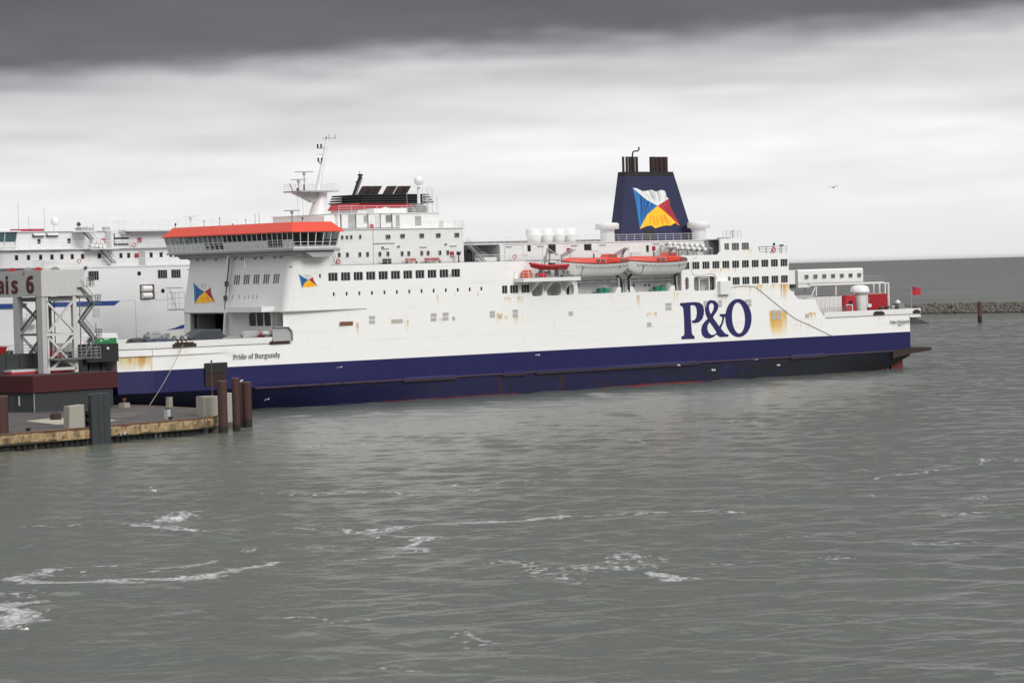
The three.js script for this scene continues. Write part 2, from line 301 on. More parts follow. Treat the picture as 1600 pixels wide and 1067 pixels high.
// paint of the ship's side: white over navy, rust runs, scuffs and algae where the photograph has them
const SIDE_W = 184, SIDE_H = 30;
const sideUV = (g) => { const p = g.attributes.position, u = g.attributes.uv; for (let i = 0; i < p.count; i++) u.setXY(i, (p.getX(i) + 2) / SIDE_W, (p.getY(i) + 3) / SIDE_H); return g; };
let sideMap;
{
  const W = 2048, Hc = 1024, c = document.createElement('canvas'); c.width = W; c.height = Hc;
  const x = c.getContext('2d'), X = (s) => (s + 2) / SIDE_W * W, Y = (y) => Hc - (y + 3) / SIDE_H * Hc;
  const box = (s0, s1, y0, y1, col) => { x.fillStyle = col; x.fillRect(X(s0), Y(y1), X(s1) - X(s0), Y(y0) - Y(y1)); };
  box(-2, 182, -3, 27, 'rgb(235,235,233)');
  // faint welded plate seams and weather streaks on the white
  for (let s = 6; s < 176; s += 7.4) box(s, s + 0.07, 6.7, 21.6, 'rgba(150,152,152,0.05)');
  for (const y of [8.9, 11.2, 13.4, 15.6, 17.9]) box(4, 176, y, y + 0.035, 'rgba(140,142,142,0.08)');
  for (let i = 0; i < 900; i++) { const s = rr(0, 176), y = rr(8, 22), l = rr(0.4, 3.2); box(s, s + rr(0.05, 0.3), y - l, y, `rgba(${rnd() < 0.3 ? '190,170,130' : '168,170,168'},${rr(0.015, 0.05).toFixed(3)})`); }
  for (let i = 0; i < 260; i++) { const s = rr(0, 176), y = rr(7, 21); x.fillStyle = `rgba(205,203,196,${rr(0.03, 0.1).toFixed(3)})`; x.beginPath(); x.ellipse(X(s), Y(y), rr(4, 26), rr(3, 16), 0, 0, 6.3); x.fill(); }
  // navy band
  box(-2, 182, -3, 6.68, 'rgb(22,21,78)');
  for (let i = 0; i < 500; i++) { const s = rr(0, 174), y = rr(3.4, 6.6), l = rr(0.2, 1.6); box(s, s + rr(0.05, 0.5), y - l, y, rnd() < 0.5 ? `rgba(44,42,106,${rr(0.08, 0.25).toFixed(2)})` : `rgba(22,24,52,${rr(0.08, 0.3).toFixed(2)})`); }
  box(8.4, 8.5, 3, 10.5, 'rgba(70,70,90,0.5)');
  // below the rubbing strake: dark paint, weed and rust scuffs
  box(-2, 182, -3, 3.3, 'rgb(20,20,64)');
  for (let i = 0; i < 900; i++) { const s = 44 + 130 * Math.pow(rnd(), 0.75), y = rr(-0.3, 3.2), l = rr(0.15, 1.1), t = rnd(), aft = sstep(95, 150, s); const col = t < 0.55 ? '16,26,30' : t < 0.8 ? '12,12,18' : t < 0.9 ? '70,26,30' : '46,46,96'; box(s, s + rr(0.2, 2.6), y - l, y, `rgba(${col},${(rr(0.06, 0.28) + (t < 0.8 ? 0.3 * aft : 0)).toFixed(2)})`); }
  for (let i = 0; i < 420; i++) { const s = 128 + 48 * Math.pow(rnd(), 0.6), y = rr(-1, 3.15), l = rr(0.2, 1.4); box(s, s + rr(0.4, 3.4), y - l, y, `rgba(${rnd() < 0.7 ? '15,20,19' : '22,18,18'},${rr(0.15, 0.5).toFixed(2)})`); }
  for (const s of [73.4, 86.5]) box(s, s + 0.9, 0.2, 3.2, 'rgba(52,28,30,0.7)');
  for (let s = 50; s < 126; s += 0.45) { const t = fbm(s * 0.11, 3, 0, 3); if (t > 0.42) box(s, s + 0.5, -3, 0.1 + 0.42 * (t - 0.4) + rr(-0.05, 0.05), s > 100 ? 'rgba(126,34,38,0.9)' : 'rgba(92,32,36,0.8)'); }
  for (let i = 0; i < 70; i++) { const s = rr(40, 172), y = rr(3.9, 4.5); box(s, s + 0.3, y, y + 0.16, 'rgba(14,14,40,0.8)'); }
  // rust runs below scuppers, windows and vents
  const run = (s0, s1, y, len, a, n = 10) => { for (let i = 0; i < n; i++) { const s = rr(s0, s1), l = len * rr(0.3, 1), w = rr(0.08, 0.32); const g = x.createLinearGradient(0, Y(y), 0, Y(y - l)); const col = rnd() < 0.35 ? '176,112,44' : '214,172,96'; g.addColorStop(0, `rgba(${col},${a * 0.55})`); g.addColorStop(0.12, `rgba(${col},${a})`); g.addColorStop(0.55, `rgba(${col},${a * 0.6})`); g.addColorStop(1, `rgba(${col},0)`); x.fillStyle = g; x.fillRect(X(s), Y(y), Math.max(1, w / SIDE_W * W), Y(y - l) - Y(y)); } };
  for (let i = 0; i < 160; i++) { const s = rr(3.4, 8.2), l = rr(0.4, 2.1); box(s, s + rr(0.1, 0.7), 8.85 - l, 8.85, `rgba(216,198,150,${rr(0.05, 0.13).toFixed(3)})`); } run(3.6, 8.2, 8.85, 2.2, 0.12, 40); run(6.4, 7.5, 8.85, 2.15, 0.30, 34); run(4.7, 5.5, 8.7, 1.5, 0.22, 12);
  run(12.6, 14.6, 9.4, 0.5, 0.4, 7); run(29.5, 32.6, 10.1, 0.7, 0.4, 9);
  run(44.8, 45.3, 12.5, 2.6, 0.4, 5); run(54.4, 55, 12.6, 2.6, 0.34, 5); run(51, 55.2, 13.1, 0.35, 0.4, 10);
  run(60.9, 61.2, 16.4, 1.8, 0.34, 3); run(64.6, 65, 16.6, 0.9, 0.3, 3); run(69.3, 69.7, 16.4, 0.9, 0.34, 3);
  run(75.1, 76.6, 15.6, 1.3, 0.4, 7); run(77.6, 79.2, 15.6, 1.3, 0.4, 6);
  run(73.2, 74.6, 13.1, 3.0, 0.42, 12); run(74.9, 75.5, 12.7, 1.2, 0.4, 5); run(76.9, 77.7, 12.9, 2.4, 0.42, 8); run(61.4, 62.4, 12.7, 1.2, 0.24, 6);
  run(104.2, 105, 15.2, 3.4, 0.30, 9); run(113, 114, 15.4, 2.4, 0.28, 6); run(98, 99, 15.4, 1.6, 0.2, 4);
  run(106.2, 108.4, 12.1, 1.2, 0.42, 8); run(108.2, 108.8, 12.2, 1.3, 0.5, 4);
  run(122.4, 124.6, 15.1, 1.8, 0.34, 9); run(124.3, 125.6, 14.8, 3.0, 0.22, 5);
  run(126, 141.2, 16.2, 1.0, 0.45, 50); run(131, 134.4, 16.1, 2.1, 0.4, 14); run(139, 141.2, 16.2, 3.4, 0.5, 20);
  run(119.8, 133.2, 19.2, 0.9, 0.34, 30); run(121.5, 124, 19, 1.6, 0.34, 8); run(125, 132, 22.6, 0.9, 0.32, 16); run(130, 132, 22.6, 1.5, 0.4, 8);
  run(137, 141, 13.8, 0.4, 0.3, 5);
  run(136.0, 140.6, 11.6, 4.9, 0.34, 44); for (let i = 0; i < 60; i++) { const s = 136.2 + 4 * rnd() * rnd(), l = rr(1.5, 5), w = rr(0.3, 1.1); const g = x.createLinearGradient(0, Y(11.5), 0, Y(11.5 - l)); g.addColorStop(0, 'rgba(214,160,70,0.16)'); g.addColorStop(0.5, 'rgba(220,170,80,0.2)'); g.addColorStop(1, 'rgba(224,184,100,0)'); x.fillStyle = g; x.beginPath(); x.moveTo(X(s), Y(11.5)); x.lineTo(X(s + w * 0.6), Y(11.5)); x.lineTo(X(s + w * 1.3), Y(11.5 - l)); x.lineTo(X(s + 0.1), Y(11.5 - l)); x.fill(); } run(136.0, 138.4, 11.6, 5, 0.3, 16); run(146, 147.8, 11.0, 1.6, 0.5, 16); run(151, 156, 9.6, 0.5, 0.3, 9); run(163, 168, 9.5, 0.6, 0.3, 9);
  run(141, 150, 9.2, 2.2, 0.10, 26);
  sideMap = new THREE.CanvasTexture(c); sideMap.colorSpace = THREE.SRGBColorSpace; sideMap.anisotropy = 8;
}
const sidePaint = new THREE.MeshStandardMaterial({ map: sideMap, roughness: 0.4 });

// hull: half-breadths from bow to counter
const topIn = [[3.5, 3.2], [8.4, 1.6], [20, 1.05], [31, 0.8], [47, 0], [160, 0], [173.3, 0.25]];
const lowIn = [[3.5, 13.2], [10, 10.6], [20, 7], [32, 3.4], [46, 1.1], [62, 0], [150, 0], [173.3, 1.2]];
const keel = (s) => (s < 140 ? -2.5 : -2.5 + 4.8 * Math.pow((s - 140) / 33.3, 2.7));
const hullZ = (s, y) => { const a = table(topIn, s), b = table(lowIn, s), w = Math.pow(clamp(1 - y / 3.45), 1.25); return -(mix(a, Math.max(a, b), w) + 0.3 * (1 - sstep(8.72, 8.86, y)) * (1 - sstep(14, 25, s))); };
{
  const ss = []; for (let s = 3.5; s < 62; s += 1.5) ss.push(s); for (let s = 62; s < 138; s += 4) ss.push(s); for (let s = 138; s < 173.3; s += 1.8) ss.push(s); ss.push(173.3);
  const ys = [9.75, 8.87, 8.7, 7.6, 6.68, 5.4, 4.2, 3.45, 3.2, 2.8, 2.3, 1.7, 1.1, 0.5, 0, -0.6, -1.4, -2.5];
  const at = (i, j) => { const s = ss[i], y = Math.max(ys[j], keel(s)); return [s, y, hullZ(s, y)]; };
  const nu = ss.length - 1, nv = ys.length - 1, uvq = ([s, y]) => [(s + 2) / SIDE_W, (y + 3) / SIDE_H];
  const star = grid(nu, nv, (u, v) => at(Math.round(u * nu), Math.round(v * nv)), uvq);
  star.index.array.reverse(); star.computeVertexNormals();
  const port = grid(nu, nv, (u, v) => { const q = at(Math.round(u * nu), Math.round(v * nv)); return [q[0], q[1], -28 - q[2]]; }, uvq);
  const under = grid(nu, 1, (u, v) => { const s = ss[Math.round(u * nu)], y = keel(s), z = hullZ(s, y); return [s, y, v < 0.5 ? z : -28 - z]; }, uvq);
  const end = (s) => { const g = grid(1, nv, (u, v) => { const y = Math.max(ys[Math.round(v * nv)], keel(s)), z = hullZ(s, y); return [s, y, u < 0.5 ? z : -28 - z]; }, uvq); return g; };
  part('hull', [toCreasedNormals(star, 0.5), port, under, end(173.3), end(3.5)], sidePaint, ferry, 'navy and white hull side with rust runs');
  // the forward flank under the overhanging superstructure
  const flank = grid(12, 1, (u, v) => { const s = mix(31.6, 47, u); return [s, v < 0.5 ? 9.75 : 14.62, -table(topIn, s)]; }, uvq);
  part('hull_flank', [flank, sideUV(bx(31.6, 47, 14.5, 14.58, -1.6, -0.03))], sidePaint, ferry);
}
// rubbing strake and the four fat fender lengths on it
part('rubbing_strake', (() => { const gs = []; for (let s = 26; s < 172; s += 4) { const e = Math.min(s + 4, 173); gs.push(new THREE.CylinderGeometry(0.2, 0.2, e - s, 6).rotateZ(Math.PI / 2).translate((s + e) / 2, 3.3, hullZ((s + e) / 2, 3.4) + 0.05)); } return gs; })(), mat(0.05, 0.032, 0.05, 0.8, { map: blotch }), ferry);
const fenderDark = mat(0.03, 0.022, 0.03, 0.8, { map: blotch }), fenderTop = mat(0.008, 0.0075, 0.076, 0.35);
const fenderProfile = [[-0.05, 2.9], [0.4, 3.0], [0.4, 3.3], [-0.05, 3.3]];
for (const [a, b] of [[53.88,3.79, 64.31,3.73], [74.23,3.5, 78.84,3.51], [81.51,3.4, 118.11,3.82], [141.18,3.92, 150.12,3.99]].map((q) => [q[0], q[2]])) {
  const g = new THREE.ExtrudeGeometry(shape2(fenderProfile), { depth: b - a, bevelEnabled: true, bevelSize: 0.06, bevelThickness: 0.25, bevelSegments: 1 }).rotateY(Math.PI / 2).scale(1, 1, -1);
  g.index || g.computeVertexNormals(); const p = g.attributes.position; for (let i = 0; i < p.count; i += 3) { const t = [p.getX(i + 1), p.getY(i + 1), p.getZ(i + 1)]; p.setXYZ(i + 1, p.getX(i + 2), p.getY(i + 2), p.getZ(i + 2)); p.setXYZ(i + 2, ...t); }
  g.computeVertexNormals(); g.translate(a, 0, 0);
  const fe = part('fender', g, fenderDark, ferry); part('fender_top', quad([a, 3.32, 0.42], [b, 3.32, 0.42], [b - 0.3, 3.72, -0.02], [a + 0.3, 3.72, -0.02]), fenderTop, fe);
}
part('ducktail', [slab([[168, 2.0], [173.2, 2.7], [178.6, 3.1], [178.6, 3.65], [173.2, 3.75], [168, 3.4]], -27, 0.2), bx(173.3, 178, 2.5, 3.1, -20, -8)], brownIron, ferry);
for (const z of [-2.6, -25.4]) part('rudder', [slab([[170.0, -2.6], [173.6, -2.6], [173.3, 2.5], [170.3, 2.5]], z - 0.3, z + 0.3), vcyl(168.6, -1, 2.2, z + 0.4, 0.3)], mat(0.16, 0.03, 0.03, 0.8, { map: blotch }), ferry, 'red antifouled rudder under the counter');

// ---- superstructure: side wall with real openings
const holes = [];
function windowAt(s0, s1, y0, y1, n, z = 0, cut = true, m = glass) {   // window > pane
  if (cut) holes.push(rrect(s0, s1, y0, y1, 0.06, 1));
  const cx = (s0 + s1) / 2, cy = (y0 + y1) / 2, w = s1 - s0, h = y1 - y0, gs = [], zp = cut ? -0.2 : 0.03;
  for (let i = 1; i < n; i++) gs.push(bx(-w / 2 + w * i / n - 0.045, -w / 2 + w * i / n + 0.045, -h / 2, h / 2, zp, zp + 0.12));
  gs.push(bx(-w / 2, w / 2, -h / 2 - 0.04, -h / 2 + 0.05, zp, zp + 0.12), bx(-w / 2, w / 2, h / 2 - 0.05, h / 2 + 0.04, zp, zp + 0.12), bx(-w / 2 - 0.04, -w / 2 + 0.05, -h / 2, h / 2, zp, zp + 0.12), bx(w / 2 - 0.05, w / 2 + 0.04, -h / 2, h / 2, zp, zp + 0.12));
  const o = part('window', gs, cut ? greyPaint : midGrey, ferry); o.position.set(cx, cy, z);
  for (let i = 0; i < n; i++) block('pane', -w / 2 + w * i / n + 0.02, -w / 2 + w * (i + 1) / n - 0.02, -h / 2, h / 2, zp - 0.06, zp + 0.02, m, o);
  return o;
}
function windowRow(n, panes, a, b, z = 0, cut = true, m) {
  for (let i = 0; i < n; i++) { const t = n > 1 ? i / (n - 1) : 0, q = a.map((v, k) => mix(v, b[k], t)); windowAt(q[0], q[2], q[3], q[1], panes, z, cut, m); }
}
windowRow(11, 3, [39.81,20.27, 41.61,18.98], [64.28,20.32, 66.08,19.02]);
windowRow(1, 3, [64.32,20.34, 66.05,19.05], [0, 0, 0, 0]);
windowRow(12, 1, [40.58,17.29, 40.97,16.67], [67.74,17.33, 68.16,16.71]);
windowRow(1, 1, [38.05,20.12, 38.43,19.5], [0, 0, 0, 0]);
windowRow(1, 1, [70.18,17.39, 70.61,16.77], [0, 0, 0, 0]);
windowRow(1, 2, [74.73,17.47, 75.88,16.17], [0, 0, 0, 0]);
windowRow(2, 3, [76.44,17.49, 78.21,16.17], [78.85,17.51, 80.63,16.18]);
windowRow(11, 3, [115.24,20.45, 116.97,19.19], [139.3,20.55, 141.07,19.25]);
windowRow(6, 3, [127.27,17.62, 129.06,16.32], [139.32,17.69, 141.07,16.39]);
windowRow(1, 2, [125.49,23.5, 126.64,22.38], [0, 0, 0, 0], 0, true, glassPale);
windowRow(2, 3, [127.29,23.53, 129.08,22.26], [129.72,23.54, 131.52,22.32], 0, true, glassPale);
const opening = (q, r = 0.5) => holes.push(rrect(q[0], q[2], q[3], q[1], r));
opening([81.07,17.67, 83.41,15.59]); opening([84.32,17.63, 87.45,15.6]); opening([88.41,17.45, 90.25,15.64]);
opening([115.83,17.91, 116.71,15.69], 0.45); opening([117.93,17.91, 123.11,15.53], 0.45);
{ const q = [125.99,17.98, 126.86,16.84], cx = (q[0] + q[2]) / 2, cy = (q[1] + q[3]) / 2; part('porthole', [new THREE.CylinderGeometry(0.34, 0.34, 0.08, 20).rotateX(Math.PI / 2).scale(0.9, 1.2, 1).translate(cx, cy, 0.05)], glassPale, ferry); }
const FS = 31.6, rakeAt = (y) => FS + (y - 14.6) * 0.19, CR = 1.3;
{
  const bump = (s) => [[s + 0.95, 15.68], [s + 0.35, 16.6], [s - 0.35, 16.6], [s - 0.95, 15.68]];
  const outline = [[47, 9.72], [150.6, 9.72], [149.39,10.88], [148.49,12.03], [148.07, 13.21], [143.55, 13.45], [141.35, 15.3], [141.35, 21.55], [134.3, 21.55], [132.7, 24.25], [124.5, 24.25], [124.5, 22.1], [124.0, 21.6], [114.95, 21.6], [114.95, 15.68],
    ...bump(112.87), ...bump(103.22), ...bump(100.44), [91.3, 15.68], [91.0, 17.9], [79.8, 17.9], [79.8, 21.35], [40.2, 21.35], [40.2, 23.7], [rakeAt(23.7) + CR, 23.7], [rakeAt(14.6) + CR, 14.6], [47, 14.6]];
  part('side_wall', sideUV(slab(outline, -0.35, 0, holes)), sidePaint, ferry, 'white starboard side with rust runs under windows');
  part('side_wall', [sideUV(slab([[31.6, 9.72], [150.6, 9.72], [148, 13.2], [143.5, 13.45], [141.3, 15.3], [141.3, 21.55], [40, 21.35], [34.5, 21.35]], -28, -27.7))], sidePaint, ferry);
  part('superstructure', [bx(47, 143, 9.6, 14.85, -27.6, -0.4), bx(47, 79.6, 14.85, 21.2, -27.6, -1.2), bx(79.6, 126, 14.85, 21.2, -27.6, -2.7), bx(126, 141.2, 14.85, 21.4, -27.6, -0.9), bx(115.2, 126, 18.4, 21.4, -27.6, -0.9)], innerGrey, ferry);
  part('after_wall', [bx(141.2, 141.34, 9.2, 21.5, -27.6, -0.4)], white, ferry);
  part('upper_deck', [flatSlab([[33, -27.8], [141.2, -27.8], [141.2, -0.4], [115.1, -0.4], [115.1, -2.6], [79.7, -2.6], [79.7, -0.4], [40.3, -0.4], [33, -0.4]], 21.3, 21.42)], deckGreen, ferry);
  part('boat_deck', [bx(79.8, 115, 14.9, 21.28, -2.7, -2.55), bx(79.8, 91, 17.9, 18.2, -2.6, -0.4), bx(115.1, 126, 14.9, 18.4, -2.7, -2.55)], white, ferry);
  // deck beams and pipes under the boats
  part('deck_beams', [...[...Array(9)].map((_, i) => bx(92 + i * 2.7, 92.14 + i * 2.7, 17.7, 18, -2.6, -0.9)), bx(91, 115, 17.8, 17.95, -1.3, -1.15), rod([91, 17.3, -2.4], [115, 17.3, -2.4], 0.07)], greyPaint, ferry);
}
// raked front wall with rounded corners: (z, y) outlines stood across the ship
{
  const panes = [];
  for (let i = 0; i < 5; i++) { const t = i / 4, z0 = mix(-14.6, -4.35, t), w = 1.62; for (let k = 0; k < 3; k++) panes.push([z0 + k * w / 3 + 0.05, z0 + (k + 1) * w / 3 - 0.05, 18.85, 20.3]); }
  for (const [a, b] of [[-25.45,23.25, -24.72,22.66], [-23.77,23.25, -23.01,22.67], [-20.47,23.25, -19.66,22.67], [-15.29,23.22, -14.56,22.65], [-13.45,23.22, -12.65,22.61], [-10.04,23.2, -9.26,22.61], [-8.36,23.2, -7.58,22.61], [-4.95,23.18, -4.24,22.62], [-3.35,23.22, -2.59,22.64]].map((q) => [[q[0], q[2]], [q[3], q[1]]])) { const m = (a[0] + a[1]) / 2; panes.push([a[0], m - 0.05, b[0], b[1]], [m + 0.05, a[1], b[0], b[1]]); }
  for (const z of [-14.4, -12.6, -11.1, -10.1, -9, -8]) panes.push([z - 0.12, z + 0.12, 16.55, 17.2]);
  const zl = -28 + CR, zr = -CR;
  const g = new THREE.ExtrudeGeometry(shape2(rect(zl, zr, 14.6, 23.7), panes.map((p) => rect(...p))), { depth: 0.3, bevelEnabled: false }).rotateY(-Math.PI / 2).translate(0.3, 0, 0);
  const lean = (q) => { const p = q.attributes.position; for (let i = 0; i < p.count; i++) p.setX(i, p.getX(i) + rakeAt(p.getY(i))); q.computeVertexNormals(); return q; };
  const corner = (zc, a0) => lean(grid(8, 1, (u, v) => { const a = a0 + u * Math.PI / 2; return [CR - CR * Math.cos(a), v ? 23.7 : 14.6, zc + CR * Math.sin(a)]; }));
  const fw = part('front_wall', [lean(g), corner(zr, 0), corner(zl, -Math.PI / 2)], white, ferry, 'raked white front wall below the bridge');
  for (const [z0, z1, y0, y1] of panes) { const b = bx(0.16, 0.22, y0 - 0.03, y1 + 0.03, z0 - 0.03, z1 + 0.03); part('pane', lean(b), glass, fw); }
  // lower storey with the vehicle opening and the mooring-deck windows
  const low = shape2(rect(-27.2, -3.6, 9.6, 14.6), [rect(-25.3, -15.9, 9.9, 14.45), [[-9.9, 12.45], [-4.2, 12.45], [-4.2, 14.2], [-4.7, 14.5], [-9.4, 14.5], [-9.9, 14.2]]]);
  const lw = part('lower_front_wall', [new THREE.ExtrudeGeometry(low, { depth: 0.3, bevelEnabled: false }).rotateY(-Math.PI / 2).translate(FS + 0.5, 0, 0), bx(FS + 0.2, FS + 6, 9.6, 14.6, -3.9, -3.6), bx(FS + 3, FS + 3.3, 9.6, 14.6, -3.6, -1.0), bx(FS + 0.2, FS + 9, 14.5, 14.62, -27.2, -1.2)], white, ferry);
  for (let k = 0; k < 3; k++) block('pane', FS + 0.4, FS + 0.46, 12.45, 14.5, -9.9 + k * 1.9 + 0.09, -9.9 + (k + 1) * 1.9 - 0.09, glass, lw);
  for (const k of [1, 2]) block('mullion', FS + 0.24, FS + 0.46, 12.45, 14.5, -9.9 + k * 1.9 - 0.09, -9.9 + k * 1.9 + 0.09, whitePlain, lw);
  part('vehicle_bay', [bx(FS + 0.5, FS + 14, 9.6, 9.7, -25.4, -15.8), bx(FS + 13.8, FS + 14, 9.6, 14.6, -25.4, -15.8), bx(FS + 0.6, FS + 14, 9.6, 14.6, -15.95, -15.8), bx(FS + 0.6, FS + 14, 9.6, 14.6, -25.55, -25.35), bx(FS + 0.6, FS + 14, 14.5, 14.6, -25.5, -15.8)], darkGrey, ferry);
  part('bay_frame', [bx(FS + 0.1, FS + 0.7, 9.7, 14.5, -25.5, -25.2), bx(FS + 1.2, FS + 4.5, 9.7, 14.4, -25.15, -24.9)], midGrey, ferry);
  // balcony in front of the wall, stays and the ship's flag on the paint
  part('balcony', [bx(29.3, 31.9, 14.62, 14.78, -14.7, -3.2), bx(29.3, 29.42, 14.78, 15.42, -12.1, -3.2), bx(29.3, 31.9, 14.78, 15.42, -3.3, -3.2)], whitePlain, ferry);
  part('railing', [...railing([[29.35, 15.4, -3.3], [29.35, 15.4, -12.1], [29.6, 14.8, -14.7], [31.6, 14.8, -14.7]], 0.75, 1.2)], whitePlain, ferry);
  part('front_post', [beam([31.1, 10, -15.5], [32.4, 23.4, -15.5], 0.45)], white, ferry);
  part('post_pipe', [rod([31.0, 15, -15.1], [32.2, 23, -15.1], 0.1), bx(31.0, 31.5, 16.4, 17.2, -15.3, -14.9), bx(31.3, 31.8, 18.6, 19.4, -15.3, -14.9)], darkGrey, ferry);
  part('boom', [rod([32.6, 23.5, -11.6], [30.4, 21.4, -8.6], 0.06)], whitePlain, ferry);
  part('side_gallery', [bx(30.6, 34, 15.0, 15.2, -30.2, -27.8), ...railing([[34, 15.2, -30.1], [30.7, 15.2, -30.1], [30.7, 15.2, -27.9]], 2.6, 1.1), rod([31, 15, -28], [31, 18.6, -30], 0.06), bx(31, 32.6, 18.5, 18.62, -31, -28.6)], greyPaint, ferry);
}

// ---- bridge: slanted glass between posts, grey apron below, orange fascia roof
const paneGlass = new THREE.MeshPhysicalMaterial({ color: lin(0.42, 0.46, 0.47), roughness: 0.04, transmission: 1, thickness: 0, ior: 1.5 });
{
  const floor = [[31.5, 2.5], [39.5, 2.5], [39.5, -30.5], [31.5, -30.5]], head = [[31.0, 3.0], [39.9, 3.0], [39.9, -31], [31.0, -31]];
  part('bridge_floor', [flatSlab([[31.2, 2.8], [40.1, 2.8], [40.1, -30.8], [31.2, -30.8]], 23.75, 24.05), flatSlab([[32, 1.9], [39.6, 1.9], [39.6, -29.9], [32, -29.9]], 23.45, 23.75), slab([[33, 23.0], [39.6, 23.45], [32.4, 23.45]], -29.5, 1.5)], greyPaint, ferry);
  part('bridge_ceiling', [flatSlab([[31.0, 3.0], [39.9, 3.0], [39.9, -31], [31.0, -31]], 26.5, 26.6)], greyPaint, ferry);
  part('bridge_core', [bx(36.5, 39.4, 24.05, 26.5, -22.5, -5.5)], innerGrey, ferry);
  part('bridge_consoles', [bx(32.6, 33.4, 24.05, 25.0, -20, -8), bx(33, 34.2, 24.05, 25.1, -26, -24.6), bx(33.4, 34.4, 24.05, 25.1, -2.4, -1)], darkGrey, ferry);
  const walls = [[0, 3, 26, false], [0, 1, 6, true], [3, 2, 6, true], [1, 2, 22, false]];      // from corner to corner, number of panes, glass down to the knee
  const posts = [], apron = [];
  for (const [i, j, n, deep] of walls) {
    const F0 = floor[i], F1 = floor[j], T0 = head[i], T1 = head[j];
    const at = (u, v) => [mix(mix(F0[0], F1[0], u), mix(T0[0], T1[0], u), v), mix(24.05, 26.5, v), mix(mix(F0[1], F1[1], u), mix(T0[1], T1[1], u), v)];
    posts.push(beam(at(0, 1), at(1, 1), 0.12), beam(at(0, 0.03), at(1, 0.03), 0.12));
    for (let k = 0; k <= n; k++) posts.push(beam(at(k / n, 0), at(k / n, 1), 0.11));
    for (let k = 0; k < n; k++) {
      const tall = deep ? 0.14 : (n === 26 && ((k > 1 && k < 5) || (k > 13 && k < 18))) ? 0.12 : 0.54;
      const solid = n === 22 && k > 3 && k < 18;
      if (solid) { posts.push(beam(at((k + 0.5) / n, 0), at((k + 0.5) / n, 1), 0.1)); part('rear_panel', quad(at(k / n, 0), at((k + 1) / n, 0), at((k + 1) / n, 1), at(k / n, 1)), white, ferry); continue; }
      part('apron_panel', quad(at((k + 0.02) / n, 0), at((k + 0.98) / n, 0), at((k + 0.98) / n, tall), at((k + 0.02) / n, tall)), innerGrey, ferry);
      const p = part('bridge_pane', quad(at((k + 0.03) / n, tall), at((k + 0.97) / n, tall), at((k + 0.97) / n, 0.98), at((k + 0.03) / n, 0.98)), paneGlass, ferry);
      p.castShadow = false;
    }
    if (n === 26) posts.push(beam(at(0, 0.54), at(1, 0.54), 0.07));
  }
  part('bridge_posts', posts, whitePlain, ferry);
  part('railing', railing([[40.3, 24.05, 3.3], [31.1, 24.05, 3.3], [30.7, 24.05, 2.9], [30.7, 24.05, -31], [31.1, 24.05, -31.4], [40, 24.05, -31.4]], 0.95, 1.3, 0.025, 2), whitePlain, ferry);
  // orange roof: sloping fascia all round
  const b = [[30.6, 3.3], [40.6, 3.3], [40.6, -31.3], [30.6, -31.3]], t = [[32.0, 1.9], [39.2, 1.9], [39.2, -29.9], [32.0, -29.9]];
  const lo = (k) => [b[k][0], 26.55, b[k][1]], hi = (k) => [t[k][0], 28.05, t[k][1]];
  part('bridge_roof', [...[0, 1, 2, 3].map((k) => { const n = (k + 1) % 4; return quad(lo(k), lo(n), hi(n), hi(k)); }), quad(hi(0), hi(1), hi(2), hi(3)), quad(lo(3), lo(2), lo(1), lo(0)), flatSlab(b, 26.5, 26.62)], orange, ferry, 'orange sloping roof fascia of the bridge');
  part('wing_bracket', [slab([[34, 23.5], [39.4, 23.5], [38.6, 22.7], [35.4, 22.7]], 0.02, 2.2), slab([[34, 23.5], [39.4, 23.5], [38.6, 22.7], [35.4, 22.7]], -30.2, -28)], greyPaint, ferry);
}
// aerials and radars on the bridge roof
function scanner(s, y0, y1, z, w, m = whitePlain) { part('radar', [vcyl(s, y0, y1 - 0.5, z, 0.1, 0.08, 8), vcyl(s, y1 - 0.55, y1 - 0.1, z, 0.2, 0.28, 10), new THREE.BoxGeometry(w, 0.14, 0.3).rotateY(-TURN).translate(s, y1, z)], m, ferry); }
{ const [a, b] = [28.59,29.62], [c, d] = [42.19,30.13]; scanner(a, 28, b, -20, 2.2); scanner(c, 28, d, -12, 2.4, midGrey); }
for (const [s, y, z, r] of [[30.49,28.7, -27, 0.16], [39.7,28.9, -6, 0.16], [32.6,29.34, -18, 0.1], [37.98,29.79, -16, 0.07], [38.75,30.06, -16, 0.03], [31.11,28.95, -20, 0.1], [36.18,29, -16, 0.1], [32.22,28.29, -14, 0.12]])
  part('roof_aerial', [vcyl(s, 28, y - 0.2, z, 0.045, 0.035, 6), new THREE.SphereGeometry(r, 8, 6).scale(1, 1.5, 1).translate(s, y - r, z)], r > 0.12 ? darkGrey : midGrey, ferry);

// ---- deckhouses
part('deckhouse', [bx(40.3, 68.6, 21.42, 26.85, -26, -2), bx(40.3, 69, 26.82, 26.95, -26.2, -1.8)], white, ferry);
windowRow(3, 1, [43.98,25.93, 44.33,25.41], [47.53,25.98, 47.84,25.44], -1.99, false);
windowRow(1, 1, [44.91,25.92, 45.26,25.42], [0, 0, 0, 0], -1.99, false);
for (const x of [[52.79,25.93, 53.58,25.36], [55.71,26.01, 56.49,25.44], [59.59,26.04, 60.37,25.42], [62.96,26.03, 63.75,25.43], [66.77,26.04, 67.59,25.44]]) windowAt(x[0], x[2], x[3], x[1], 2, -1.99, false);
for (const x of [43.48,23.18, 45.09,23.15, 47.52,23.16, 49.03,23.17, 51.47,23.17, 53.07,23.18, 55.9,23.17, 57.25,23.17, 59.87,23.18, 61.17,23.2, 63.6,23.19, 65.2,23.19].reduce((o, v, i, a) => (i % 2 ? o : [...o, [v, a[i + 1]]]), [])) windowAt(x[0] - 0.2, x[0] + 0.2, 22.65, 23.3, 1, -1.99, false);
